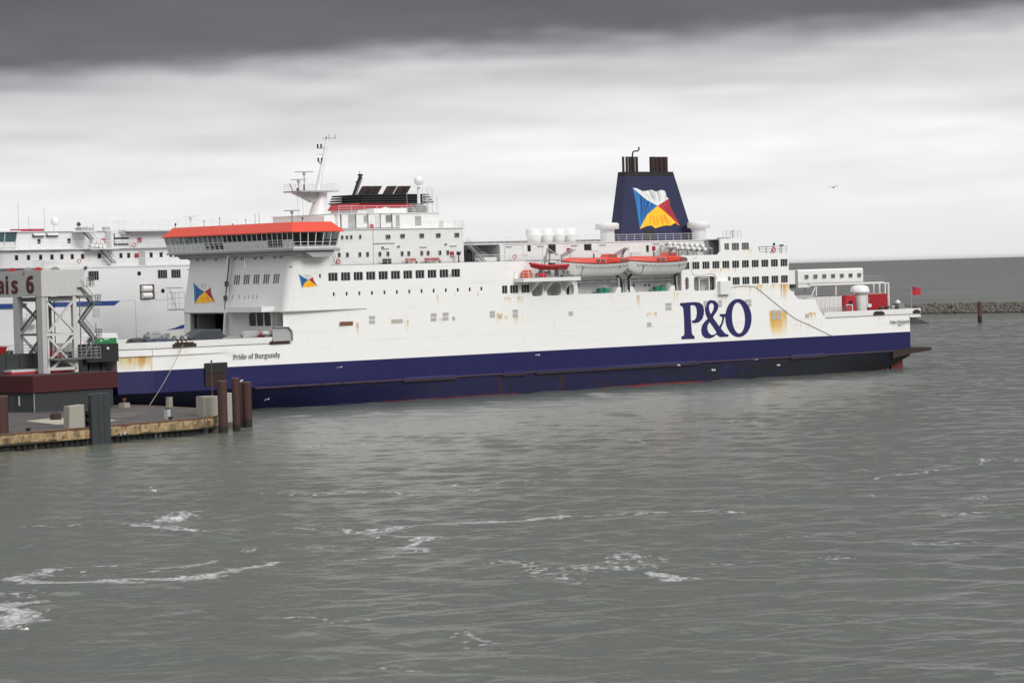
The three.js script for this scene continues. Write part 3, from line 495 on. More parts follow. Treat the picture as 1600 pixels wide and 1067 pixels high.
part('deckhouse_seam', [bx(50.2, 50.28, 21.5, 26.8, -2, -1.97), bx(50.3, 54.5, 24.6, 24.68, -2, -1.85)], midGrey, ferry);
for (const [s, y] of [[43, 23.7], [52.6, 23.75], [60.2, 23.9], [66.4, 24]]) part('wall_lamp', bx(s - 0.7, s + 0.7, y, y + 0.1, -2, -1.8), greyPaint, ferry);
for (const [s, y] of [[52, 23.9], [55.2, 24.0], [64.8, 24.2]]) part('floodlight', [bx(s - 0.15, s + 0.15, y, y + 0.2, -2, -1.7), rod([s, y + 0.1, -2], [s, y + 0.1, -1.8], 0.04)], darkGrey, ferry);
for (const q of [[66,23.08]]) part('fire_box', bx(q[0] - 0.3, q[0] + 0.3, q[1] - 0.75, q[1] + 0.05, -2, -1.7), redPaint, ferry);
part('railing', railing([[40.4, 21.42, -0.25], [49.5, 21.42, -0.25], [66.6, 21.42, -0.25]], 1.05, 2.2), whitePlain, ferry);
part('wing_ladder', [rod([39.8, 23.9, 1.2], [42, 21.5, -0.2], 0.05), rod([39.4, 23.9, 1.2], [41.5, 21.5, -0.2], 0.05), ...[...Array(8)].map((_, i) => rod([39.6 + i * 0.27, 23.6 - i * 0.28, 1.0 - i * 0.16], [39.2 + i * 0.27, 23.6 - i * 0.28, 1.0 - i * 0.16], 0.04))], greyPaint, ferry);
part('searchlight', [vcyl(66.5, 21.42, 22.4, -0.8, 0.14, 0.1, 8), new THREE.CylinderGeometry(0.3, 0.24, 0.45, 12).rotateZ(1.1).translate(66.5, 22.75, -0.8), rod([66.4, 22.4, -0.8], [66.2, 23.15, -0.8], 0.08), rod([66.6, 22.4, -0.8], [67, 23.15, -0.8], 0.08)], black, ferry);
part('deck_locker', bx(51.2, 52.5, 21.42, 22.25, -1, -0.4), black, ferry);
// upper house with doors and grilles
part('upper_house', [bx(45.8, 66.2, 26.95, 29.35, -22, -5), bx(45.6, 66.4, 29.35, 29.45, -22.2, -4.8), slab([[45.8, 26.95], [45.8, 29.3], [43.6, 29.1], [43.6, 26.95]], -9, -5.6), bx(66.2, 70.6, 26.95, 28.1, -14, -4)], white, ferry);
for (const [a, b] of [[550, 600], [667, 720], [768, 801], [872, 914], [970, 1000]].map(([a, b]) => [46.4 + (a - 545) * 0.02369, 46.4 + (b - 545) * 0.02369])) part('door_panel', [bx(a, b, 27.2, 29.2, -5.0, -4.94), ...[[a - 0.05, a, 27.15, 29.25], [b, b + 0.05, 27.15, 29.25]].map((q) => bx(q[0], q[1], q[2], q[3], -5, -4.9)), bx(a - 0.05, b + 0.05, 29.2, 29.26, -5, -4.9), bx(a - 0.05, b + 0.05, 27.1, 27.2, -5, -4.9)], mat(0.72, 0.72, 0.71, 0.5), ferry);
for (const [a, b, y0, y1, m] of [[600, 662, 27.2, 29.2, greyPaint], [735, 765, 27.9, 29.1, greyPaint], [830, 870, 27.3, 29.1, innerGrey], [915, 966, 27.9, 29.1, midGrey], [1002, 1036, 27.3, 29.1, greyPaint], [1170, 1222, 27.4, 28.9, greyPaint]].map((q) => [46.4 + (q[0] - 545) * 0.02369, 46.4 + (q[1] - 545) * 0.02369, ...q.slice(2)])) part('grille', [bx(a, b, y0, y1, -5.0, -4.96), ...[...Array(5)].map((_, i) => bx(a, b, y0 + (i + 0.3) * (y1 - y0) / 5, y0 + (i + 0.55) * (y1 - y0) / 5, -4.97, -4.9))], m, ferry);
part('door_frames', [46.35, 49.3, 51.7, 54.15, 56.5].map((s) => bx(s - 0.09, s, 27.1, 29.3, -5, -4.87)).concat([bx(46, 58, 27.05, 27.12, -5, -4.87)]), darkGrey, ferry);
part('fire_box', bx(52.0, 52.5, 26.95, 27.7, -4.9, -4.6), redPaint, ferry);
part('railing', railing([[43.8, 26.95, -2], [60, 26.95, -2], [68.6, 26.95, -2], [68.6, 26.95, -12]], 1.0, 2, 0.024), whitePlain, ferry);
part('railing', railing([[46, 29.45, -5], [66.2, 29.45, -5]], 1.1, 2.4, 0.024), whitePlain, ferry);
part('roof_tank', [lathe([[0.01, 1.0], [0.5, 0.9], [0.7, 0.5], [0.7, 0]], 57.6, 29.45, -8, 12), bx(54.6, 61, 29.45, 30.2, -9, -7)], whitePlain, ferry);
part('satellite_dome', [new THREE.SphereGeometry(0.78, 20, 14).translate(66.26,34.68, -10), lathe([[0.85, 0], [0.7, 0.2], [0.1, 0.25]], 66.15,33.71, -10, 12), lathe([[0.28, -4.6], [0.24, 0]], 66.15,33.71, -10, 12)], whitePlain, ferry);
{ const [s] = [68.79,33.75], gs = []; for (const [a, b] of [[-0.6, -0.5], [0.6, -0.5], [-0.6, 0.5], [0.6, 0.5]]) gs.push(rod([s + a, 28, -11 + b], [s + a, 33.7, -11 + b], 0.04)); for (let y = 28.5; y < 33.8; y += 0.8) gs.push(rod([s - 0.6, y, -10.5], [s + 0.6, y, -10.5], 0.03), rod([s - 0.6, y, -11.5], [s + 0.6, y, -11.5], 0.03), rod([s - 0.6, y, -10.5], [s + 0.6, y + 0.6, -10.5], 0.025)); gs.push(rod([s - 0.6, 33.7, -10.5], [s + 0.6, 33.7, -10.5], 0.03)); part('lattice_mast', gs, innerGrey, ferry); }
for (const [s, y] of [[68.27,32.18], [67.31,33.34], [62.09,32.68], [65.12,29.47]]) part('whip_aerial', rod([s, 27, -8], [s, y, -8], 0.035), greyPaint, ferry);
part('deck_machinery', [bx(62.2, 63.2, 29.45, 30.3, -8, -7), bx(63.4, 64.8, 29.45, 30.9, -8, -7.2), bx(64.9, 65.8, 29.45, 30.6, -8, -7.4), rod([62, 30.9, -7.5], [66, 30.9, -7.5], 0.06), rod([62.6, 29.5, -7.2], [62.2, 30.8, -7.2], 0.12)], midGrey, ferry);

// ---- foremast with its platform
{
  const P = (s, y) => V(s, y, -14);
  part('mast', [rod(P(48.35,28.32), P(49.71,33.14), 1.5, 0.85, 16), rod(P(48.86,33.24), P(51.06,41.49), 0.46, 0.2, 12)], white, ferry);
  const y = 33.15;
  part('mast_platform', [slab([[43.9, y - 0.1], [51.3, y - 0.1], [51.3, y + 0.12], [43.9, y + 0.12]], -16.4, -11.6), slab([[43.9, y - 0.2], [48.4, y - 0.1], [48.4, y - 1.6], [47.6, y - 1.7]], -14.5, -13.5)], greyPaint, ferry);
  part('railing', railing([[49.8, y + 0.1, -11.7], [51.2, y + 0.1, -11.7], [51.2, y + 0.1, -16.3], [44, y + 0.1, -16.3], [44, y + 0.1, -11.7], [48, y + 0.1, -11.7]], 1.05, 1.4, 0.025), whitePlain, ferry);
  part('yard', [rod(P(50.07,41.6), P(52.65,41.62), 0.05), rod(P(51.41,41.31), P(51.45,42.3), 0.04), rod(P(52.64,41.51), P(52.66,42.12), 0.06), rod(P(50.82,41.3), P(50.89,41.87), 0.09)], midGrey, ferry);
  const lamp = (s0, y0) => part('signal_lamp', [vcyl(s0, y0 - 0.3, y0 + 0.3, -14, 0.14, 0.14, 10), rod([s0, y0 - 0.3, -14], [s0 + 0.4, y0 - 0.4, -14], 0.04)], black, ferry);
  lamp(49.12,40.34); lamp(49.79,40.36); lamp(49.16,38.18); lamp(49.85,38.17);
  part('mast_arm', [rod(P(48.94,40), P(50.84,40.01), 0.05), rod(P(50.37,40.06), P(50.9,39.75), 0.08), rod(P(48.9,39.01), P(50.33,39.02), 0.035), rod(P(49.33,37.69), P(50.28,37.69), 0.12)], midGrey, ferry);
  scanner(46.28, 33.2, 36.26, -14, 3.0, greyPaint);
  scanner(44.40, 33.2, 35.00, -13, 2.4, greyPaint);
  part('platform_lamp', rod([44, 33.2, -14], [43.4, 34.4, -14], 0.06), darkGrey, ferry); part('platform_lamp', vcyl(44.2, 33.2, 33.7, -13, 0.2, 0.2, 8), darkGrey, ferry); part('platform_lamp', vcyl(45, 33.2, 34.2, -12.4, 0.16, 0.12, 8), darkGrey, ferry);
  for (const [a, b] of [[44.8, 29], [45.8, 29]]) part('stay', rod([a, 33, -14], [a - 0.6, b, -13], 0.022, 0.022, 4), midGrey, ferry);
}

// ---- open deck, stair and long deckhouse with its dark doorways
part('long_deckhouse', [bx(78.3, 130, 21.42, 24.15, -24, -4), bx(69, 130.2, 24.12, 24.28, -24.5, -3.85), bx(69, 78.3, 21.42, 24.12, -24, -9), bx(77.6, 78.3, 21.42, 24.1, -9, -3.6), bx(69.2, 69.5, 21.42, 24.1, -9, -8.4)], white, ferry);
for (let i = 0; i < 3; i++) windowAt(78.35 - 6 + i * 1.4, 79.3 - 6 + i * 1.4, 22.5, 23.4, 1, -8.99, false);
part('awning_post', bx(71.9, 72.2, 21.42, 24.1, -4.2, -3.9), darkGrey, ferry);
part('ship_stair', [...[0, 0.7].flatMap((d) => [beam([68.9, 24.2, -1.2 - d], [72.4, 21.5, -1.2 - d], 0.1, 0.22), rod([68.9, 25, -1.2 - d], [72.4, 22.4, -1.2 - d], 0.035)]), ...[...Array(9)].map((_, i) => bx(69 + i * 0.4, 69.35 + i * 0.4, 24.0 - i * 0.3, 24.05 - i * 0.3, -1.9, -1.2))], galv, ferry);
part('skylight', [slab([[71.8, 21.45], [76.2, 21.45], [75, 22.5], [73.8, 23.1], [72.6, 22.5]], -6.8, -3.2)], glassPale, ferry);
part('deck_bench', [bx(71.8, 75.8, 21.42, 22.05, -3.1, -2.4)], whitePlain, ferry);
part('railing', railing([[69.4, 24.28, -3.95], [88, 24.28, -3.95], [108, 24.28, -3.95], [130, 24.28, -3.95]], 1.1, 1.9, 0.028), whitePlain, ferry);
part('railing', railing([[69.5, 21.42, -0.3], [79.6, 21.42, -0.3]], 1.0, 2.2), whitePlain, ferry);
part('railing', railing([[79.8, 21.42, -2.7], [86, 21.42, -2.7], [114.8, 21.42, -2.7]], 1.0, 2.2), whitePlain, ferry);
const doorway = (a, b, y0, y1) => { part('doorway', [bx(a, b, y0, y1, -4.02, -3.97)], black, ferry); };
const openDoor = (a, b, y0, y1) => part('sliding_door', [bx(a, b, y0, y1, -3.97, -3.88), bx(a - 0.05, a, y0 - 0.05, y1 + 0.05, -4, -3.84), bx(b, b + 0.05, y0 - 0.05, y1 + 0.05, -4, -3.84)], whitePlain, ferry);
doorway(83.75, 84.6, 22.9, 23.9); doorway(88.45, 90, 22.4, 23.95); doorway(96.45, 98, 22.85, 23.9); doorway(110.7, 111.3, 22.3, 23.5);
openDoor(82.9, 83.7, 22.3, 23.9); openDoor(90.05, 91.6, 22.15, 23.95); openDoor(98.05, 99.5, 22.75, 23.95); openDoor(78.95, 79.9, 21.45, 23.4); openDoor(80, 80.95, 21.45, 23.4); openDoor(87.2, 87.9, 21.5, 23.5); openDoor(106.6, 107.9, 22.2, 23.5); openDoor(108, 109.2, 22.2, 23.5);
for (const s of [92.8, 112.4]) part('fire_box', bx(s - 0.3, s + 0.3, 22.6, 23.3, -4, -3.8), redPaint, ferry);
for (const s of [79.8, 86.7, 94.2, 100.6, 113]) part('wall_lamp', bx(s - 0.7, s + 0.7, 23.7, 23.8, -4, -3.8), greyPaint, ferry);
part('life_buoy', new THREE.TorusGeometry(0.33, 0.09, 8, 20).translate(79.84,22.05, -2.6), boatOrange, ferry);
part('life_buoy', new THREE.TorusGeometry(0.33, 0.09, 8, 20).translate(41.94,21.91, -0.2), boatOrange, ferry);
// four ventilator drums and two mushroom vents on the roof
for (let i = 0; i < 4; i++) part('ventilator_drum', lathe([[0, 0], [1.08, 0], [1.16, 0.9], [1.4, 1.2], [1.43, 1.32], [1.33, 2.15], [1.18, 2.42], [0.0, 2.45]], 89.85 + i * 2.66, 24.3, -9, 24), white, ferry);
for (const [s, z] of [[104.6, -7], [126.3, -7]]) part('mushroom_vent', lathe([[0, -2.1], [1.25, -2.1], [1.2, 0], [2.0, 0.05], [2.02, 0.95], [1.7, 1.12], [0, 1.2]], s, 26.3, z, 28), whitePlain, ferry);

// ---- funnel
const FB0 = 109.54, FB1 = 127.45, FT0 = 112.95, FT1 = 124.25, FP0 = 113.31, FPK = (123.41 - 113.31) / 440;
const fz = (y) => mix(-9.2, -10.9, (y - 24.2) / 12.1);
{
  const B = [[FB0, 24.28], [FB1, 24.28]], T = [[FT0, 36.27], [FT1, 36.27]], back = (y) => fz(y) - mix(2.7, 2.0, (y - 24.28) / 12);
  const box = (y0, y1) => { const e = (k, y) => mix(B[k][0], T[k][0], (y - 24.28) / 11.99), c = (k, y, z) => [e(k, y), y, z]; const a = fz(y0), b = fz(y1), a2 = back(y0), b2 = back(y1); return [quad(c(0, y0, a), c(1, y0, a), c(1, y1, b), c(0, y1, b)), quad(c(1, y0, a2), c(0, y0, a2), c(0, y1, b2), c(1, y1, b2)), quad(c(0, y0, a2), c(0, y0, a), c(0, y1, b), c(0, y1, b2)), quad(c(1, y0, a), c(1, y0, a2), c(1, y1, b2), c(1, y1, b)), quad(c(0, y1, b), c(1, y1, b), c(1, y1, b2), c(0, y1, b2))]; };
  const f = part('funnel', box(24.28, 35.45), funnelBlue, ferry, 'tall navy funnel with painted flag');
  part('black_band', box(35.45, 36.27), mat(0.014, 0.014, 0.016, 0.8, { map: blotch }), f);
  for (const [a, b] of [[350, 371], [386, 408], [415, 442], [448, 479], [487, 511]]) part('exhaust_pipe', [vcyl(FP0 + ((a + b) / 2 - 360) * FPK, 36.1, 38.9, -11.9, (b - a) * FPK * 0.45, undefined, 12)], brownIron, f);
  for (const [a, z] of [[662, -11.9], [703, -12.3], [748, -11.9], [795, -11.9]]) part('exhaust_pipe', [vcyl(FP0 + (a - 360) * FPK + (-11.9 - z) * 0.9, 36.1, 38.9, z, 0.5, undefined, 16)], brownIron, f);
  part('bent_pipe', tube([[0, 36.2], [0, 39.5], [0.15, 39.75], [1.35, 39.95], [1.5, 40.1], [1.5, 40.6]].map(([d, y]) => [FP0 + 100 * FPK + d, y, -11.9]), 0.13, 30, 8), black, f);
  part('funnel_door', [quad([115.6, 24.4, fz(24.4) + 0.03], [118, 24.4, fz(24.4) + 0.03], [118, 26.2, fz(26.2) + 0.03], [115.6, 26.2, fz(26.2) + 0.03])], black, f);
}

// ---- painted flag: blue hoist, white top, red fly, yellow foot
const FLAG = [[0, 0], [0.09, 0.012], [0.21, 0.081], [0.29, 0.074], [0.39, 0.047], [0.49, 0.093], [0.61, 0.051], [0.68, 0.081], [0.72, 0.23], [0.762, 0.267], [0.8, 0.49], [0.9, 0.72], [1, 0.93], [0.97, 0.93], [0.9, 0.86], [0.8, 0.93], [0.7, 0.918], [0.575, 0.953], [0.475, 0.988], [0.394, 0.918], [0.293, 0.93], [0.15, 1], [0.10, 0.63], [0.05, 0.256]];
let flagPaint;
{
  const N = 512, c = document.createElement('canvas'); c.width = c.height = N; const x = c.getContext('2d');
  const poly = (pts, col) => { x.fillStyle = col; x.beginPath(); pts.forEach(([a, b], i) => x[i ? 'lineTo' : 'moveTo'](a * N, b * N)); x.closePath(); x.fill(); };
  const M = [0.525, 0.44];
  const clip = (pts, draw) => { x.save(); x.beginPath(); pts.forEach(([a, b], i) => x[i ? 'lineTo' : 'moveTo'](a * N, b * N)); x.closePath(); x.clip(); draw(); x.restore(); };
  const folds = (pts, base, cols, from, to) => { poly(pts, base); clip(pts, () => { for (let i = 0; i < 26; i++) { const t = rnd(), a = mix(from[0], from[2], t), b = mix(from[1], from[3], t), e = mix(to[0], to[2], t), f = mix(to[1], to[3], t), w = rr(4, 15) / N; x.globalAlpha = rr(0.35, 0.85); poly([[a - w / 2, b], [a + w / 2, b], [mix(a, e, 0.5) + rr(-0.02, 0.03) + w, mix(b, f, 0.5)], [e, f], [mix(a, e, 0.5) + rr(-0.03, 0.02), mix(b, f, 0.5)]], cols[i % cols.length]); } x.globalAlpha = 1; }); };
  folds([[-0.05, -0.05], [1, -0.05], [1, 0.25], [0.76, 0.27], M, [0.3, 0.3], [0, 0]], 'rgb(224,224,222)', ['rgb(158,164,176)', 'rgb(206,204,200)', 'rgb(176,176,178)', 'rgb(236,236,232)'], [0.15, 0.05, 0.75, 0.05], [0.35, 0.36, 0.7, 0.36]);
  folds([[-0.05, -0.02], [0, 0], [0.3, 0.3], M, [0.3, 0.68], [0.15, 1.02], [-0.05, 1]], 'rgb(34,112,178)', ['rgb(20,66,130)', 'rgb(58,146,204)', 'rgb(24,84,150)', 'rgb(16,50,104)'], [0.02, 0.05, 0.5, 0.42], [0.13, 0.95, 0.3, 0.7]);
  folds([[0.14, 1.02], [0.3, 0.66], M, [0.75, 0.66], [1.02, 0.95], [1, 1.05], [0.1, 1.05]], 'rgb(250,190,32)', ['rgb(232,140,24)', 'rgb(255,206,60)', 'rgb(212,124,28)', 'rgb(246,172,26)'], [0.3, 0.66, 0.75, 0.66], [0.2, 0.98, 0.92, 0.94]);
  folds([M, [0.765, 0.26], [0.85, 0.26], [1.05, 0.9], [1, 0.95], [0.75, 0.67]], 'rgb(190,48,56)', ['rgb(150,34,48)', 'rgb(206,64,66)', 'rgb(128,30,46)'], [0.6, 0.4, 0.78, 0.28], [0.8, 0.7, 0.97, 0.9]);
  const t = new THREE.CanvasTexture(c); t.colorSpace = THREE.SRGBColorSpace; flagPaint = new THREE.MeshStandardMaterial({ map: t, roughness: 0.5 });
}
function paintedFlag(o, u, v, off) {                                 // corner, along, down
  const g = new THREE.ShapeGeometry(shape2(FLAG)), p = g.attributes.position, w = g.attributes.uv;
  for (let i = 0; i < p.count; i++) { const a = p.getX(i), b = p.getY(i); w.setXY(i, a, 1 - b); p.setXYZ(i, o[0] + u[0] * a + v[0] * b + off[0], o[1] + u[1] * a + v[1] * b + off[1], o[2] + u[2] * a + v[2] * b + off[2]); }
  g.computeVertexNormals(); return part('painted_flag', g, flagPaint, ferry, 'painted flag in blue, white, red and yellow');
}
{ const a = [114,33.47], b = [125.4,33.44], c = [112.8,26.36]; paintedFlag([a[0], a[1], fz(a[1])], [b[0] - a[0], 0, 0], [c[0] - a[0], c[1] - a[1], fz(c[1]) - fz(a[1])], [0, 0, 0.05]); }
paintedFlag([34.15,20.24, 0], [3.5, 0.05, 0], [0.05, -2.2, 0], [0, 0, 0.03]);
paintedFlag([rakeAt(19.35), 19.35, -25.38], [0, 0, 6.4], [-0.19 * 3.4, -3.4, 0.15], [-0.06, 0, 0]);

// ---- lettering painted on the side
const navy = mat(0.017, 0.016, 0.1, 0.45);
function lettering(pts, hs = [], name = 'painted_letter') { return part(name, slab(pts, 0.005, 0.035, hs), navy, ferry); }
const pairs = (...v) => v.reduce((o, x, i, a) => (i % 2 ? o : [...o, [x, a[i + 1]]]), []);
lettering(pairs(114.48,13.57, 116.7,13.62, 118.13,13.63, 119.13,13.5, 119.84,13.07, 120.16,12.34, 120.07,11.52, 119.69,10.71, 118.87,10.17, 117.86,10.02, 117.21,10.14, 117.1,10.49, 117.74,10.53, 118.21,10.97, 118.41,11.74, 118.32,12.56, 117.97,13.02, 117.43,13.13, 116.91,13.05, 116.94,10.6, 117.08,8.35, 117.33,8.01, 117.72,7.84, 117.71,7.37, 114.57,7.4, 114.59,7.87, 115.13,8.01, 115.32,8.41, 115.3,11.06, 115.19,12.65, 114.91,13, 114.46,13.12));
lettering(pairs(121.97,13.87, 122.89,13.7, 123.54,13.17, 123.61,12.55, 123.27,11.94, 122.52,11.24, 122.24,10.88, 123.7,9.31, 124.24,9.85, 124.53,10.66, 124.34,10.96, 123.87,11.03, 123.89,11.4, 125.43,11.4, 125.42,11.05, 125.03,10.81, 124.68,9.83, 124.09,8.97, 124.88,8.18, 125.39,7.91, 125.89,7.83, 125.88,7.46, 123.83,7.43, 123.4,7.67, 122.98,7.94, 122.38,7.55, 121.36,7.29, 120.21,7.42, 119.51,7.96, 119.31,8.78, 119.57,9.59, 120.25,10.25, 120.96,10.67, 120.5,11.47, 120.35,12.17, 120.43,12.84, 120.86,13.45, 121.36,13.8), [pairs(121.87,13.36, 122.3,13.26, 122.55,12.89, 122.44,12.27, 121.95,11.63, 121.71,11.51, 121.42,12.1, 121.32,12.72, 121.51,13.16), pairs(121.4,10.09, 121.88,9.62, 122.63,8.77, 123.02,8.26, 122.48,7.93, 121.73,7.9, 121.11,8.31, 120.81,8.94, 120.92,9.61)]);
{
  const [cx, cy] = [128.45,10.58], [rx] = [131.68,10.58], [, ty] = [128.57,13.89], a = rx - cx, b = ty - cy;
  const ell = (ra, rb, sk) => [...Array(48)].map((_, i) => { const t = i / 48 * 2 * Math.PI; return [cx + ra * Math.cos(t) + sk * Math.sin(t), cy + rb * Math.sin(t)]; });
  lettering(ell(a, b, -0.05), [ell(a * 0.49, b * 0.805, -0.12)]);
}
const word = (txt, s, y, size, z, m = navy, f = font, wide = 1) => part('painted_name', new TextGeometry(txt, { font: f, size, depth: 0.03, curveSegments: 4 }).scale(wide, 1, 1).translate(s, y, z), m, ferry);
const ink = mat(0.03, 0.03, 0.035, 0.6);
{ const o = word('Pride of Burgundy', 0, 0, 0.72, 0, ink, font, 0.98); o.position.set(22.23,7.78, hullZ(23, 8.3) + 0.16); o.rotation.y = -0.021; }
word('Pride of Burgundy', 167.55,8.25, 0.62, 0.06, ink, font, 0.72);
word('DOVER', 169.63,7.81, 0.26, 0.06, ink, font, 0.85);

// ---- bow and stern decks
const along = (a, b, n, f) => [...Array(n + 1)].map((_, i) => f(mix(a, b, i / n)));
{
  const bul = (a, b, n, y0, y1, off, zf = (s) => hullZ(s, 9.75)) => { const o = along(a, b, n, (s) => [s, zf(s) + off]), i = along(a, b, n, (s) => [s, zf(s) + off - 0.18]).reverse(); return flatSlab([...o, ...i], y0, y1); };
  const mirror = (g) => { const q = g.clone().scale(1, 1, -1).translate(0, 0, -28); const p = q.attributes.position; for (let k = 0; k < p.count; k += 3) { const t = [p.getX(k), p.getY(k), p.getZ(k)]; p.setXYZ(k, p.getX(k + 1), p.getY(k + 1), p.getZ(k + 1)); p.setXYZ(k + 1, ...t); } q.computeVertexNormals(); return q; };
  const a = bul(3.6, 31.4, 14, 9.93, 10.85, -0.01);
  part('bow_bulwark', [a, mirror(a), bul(3.6, 31.4, 14, 9.6, 10.0, -0.22), bx(3.5, 3.7, 9.7, 10.85, -24.6, -3.4)], white, ferry);
  part('bow_deck', flatSlab([...along(3.6, 31.9, 10, (s) => [s, hullZ(s, 9.75) - 0.2]), ...along(31.9, 3.6, 10, (s) => [s, -27.8 - hullZ(s, 9.75)])], 9.5, 9.68), deckGreen, ferry);
  const c = bul(150.2, 176.1, 6, 9.95, 10.9, -0.02, () => 0);
  part('stern_bulwark', [c, mirror(c), bul(150.4, 176.0, 6, 9.6, 10.0, -0.3, () => 0), bx(175.9, 176.1, 9.9, 10.9, -28, -0.1), bx(173.1, 176.1, 9.28, 9.72, -27.9, -0.03)], white, ferry);
  part('stern_deck', bx(142, 175.9, 9.1, 9.3, -27.7, -0.36), deckGreen, ferry);
}
function fairlead(s, y, z, w) { part('fairlead', [bx(s - w / 2, s + w / 2, y - 0.55, y - 0.1, z - 0.5, z + 0.22), bx(s - w / 2 + 0.4, s + w / 2 - 0.4, y - 0.1, y + 0.12, z - 0.5, z + 0.15), ...[-0.34, -0.12, 0.12, 0.34].map((k) => vcyl(s + k * w * 0.8, y - 0.1, y + 0.5, z - 0.15, 0.2, 0.2, 10)), bx(s - w / 2 + 0.6, s + w / 2 - 0.6, y + 0.45, y + 0.55, z - 0.4, z + 0.1)], brownIron, ferry); }
fairlead(13.9, 10.55, -1.35, 4); fairlead(30.8, 10.3, -0.85, 3.6); fairlead(164.6, 10.55, -0.1, 2.9); fairlead(174.9, 10.55, -0.1, 2.0);
part('hull_door', [slab(rect(17.3, 21.2, 4.0, 7.3), hullZ(19, 6) + 0.02, hullZ(19, 6) + 0.12)], mat(0.035, 0.016, 0.016, 0.9, { map: blotch }), ferry, 'rusty dark hull door across the paint line');
part('hull_door_head', [bx(17.3, 21.3, 5.9, 7.42, hullZ(19, 6), hullZ(19, 6) + 0.2)], black, ferry);
// machinery, covers and vents on the bow deck
const lump = (s, y, z, rx, ry, rz, m, name, seed) => { const g = new THREE.IcosahedronGeometry(1, 3), p = g.attributes.position; for (let i = 0; i < p.count; i++) { const x = p.getX(i), yy = p.getY(i), q = p.getZ(i), k = 0.66 + 0.62 * fbm(x * 2.6 + seed, yy * 2.6 + 9, q * 2.6 + seed, 3); p.setXYZ(i, Math.sign(x) * Math.abs(x) ** 0.6 * k, Math.sign(yy) * Math.abs(yy) ** 0.8 * k, Math.sign(q) * Math.abs(q) ** 0.6 * k); } g.computeVertexNormals(); return part(name, g.scale(rx, ry, rz).translate(s, y, z), m, ferry); };
const tarpBlue = mat(0.06, 0.075, 0.11, 0.8), tarpGrey = mat(0.28, 0.285, 0.29, 0.8), tarpDark = mat(0.045, 0.052, 0.06, 0.7);
lump(9.0, 10.7, -6.5, 1.6, 0.75, 1.2, tarpDark, 'covered_winch', 2); lump(12.2, 10.7, -5, 1.7, 0.7, 1.1, tarpBlue, 'covered_winch', 5); lump(13.6, 11.2, -9, 1.5, 1.1, 1.2, tarpGrey, 'covered_winch', 8);
part('covered_winch', toCreasedNormals(new THREE.ExtrudeGeometry(shape2([[17.9, 9.7], [24.6, 9.7], [24.7, 11.0], [24.0, 11.3], [23.6, 12.05], [20.2, 12.15], [18.9, 11.5], [18.0, 11.1]]), { depth: 2.0, bevelEnabled: true, bevelSize: 0.22, bevelThickness: 0.3, bevelSegments: 2 }).translate(0, 0, -8), 0.4), tarpDark, ferry); lump(25.6, 10.6, -6, 1.9, 0.55, 1, tarpGrey, 'covered_winch', 14); lump(28.8, 10.9, -5.6, 1.7, 0.95, 1, mat(0.36, 0.36, 0.36, 0.8), 'covered_winch', 17);
for (const [s, z] of [[16.2, -7], [17.2, -6.4], [18.3, -7]]) part('mooring_drum', [new THREE.CylinderGeometry(0.85, 0.85, 0.5, 18).rotateZ(Math.PI / 2).translate(s, 10.7, z), new THREE.CylinderGeometry(0.5, 0.5, 0.9, 14).rotateZ(Math.PI / 2).translate(s, 10.7, z), bx(s - 0.5, s + 0.5, 9.6, 10.5, z - 0.5, z + 0.5)], galv, ferry);
part('deck_box', bx(16.6, 19.4, 11.2, 11.9, -10.4, -9), mat(0.5, 0.5, 0.49, 0.6), ferry);
part('mooring_drum', [new THREE.CylinderGeometry(0.62, 0.62, 0.5, 18).rotateX(Math.PI / 2).translate(30.4, 10.9, -4.4), bx(30.1, 30.7, 9.6, 10.8, -4.6, -4.2)], redPaint, ferry, 'red rope drum on the bow deck');
part('bow_vent', lathe([[0, 0], [0.62, 0], [0.62, 1.5], [1.02, 1.52], [1.06, 1.95], [0.8, 2.15], [0, 2.2]], 30.2, 9.6, -2.6, 20), whitePlain, ferry);
part('windbreak', [slab([[29.4, 12.3], [32.2, 12.25], [32.9, 11.6], [32.95, 10.2], [33.05, 10.2], [33.0, 11.65], [32.3, 12.35], [29.4, 12.4]], -1.9, -0.3), slab([[29.5, 9.7], [32.95, 9.7], [32.9, 11.6], [32.2, 12.25], [29.5, 12.3]], -0.75, -0.68)], greyPaint, ferry);

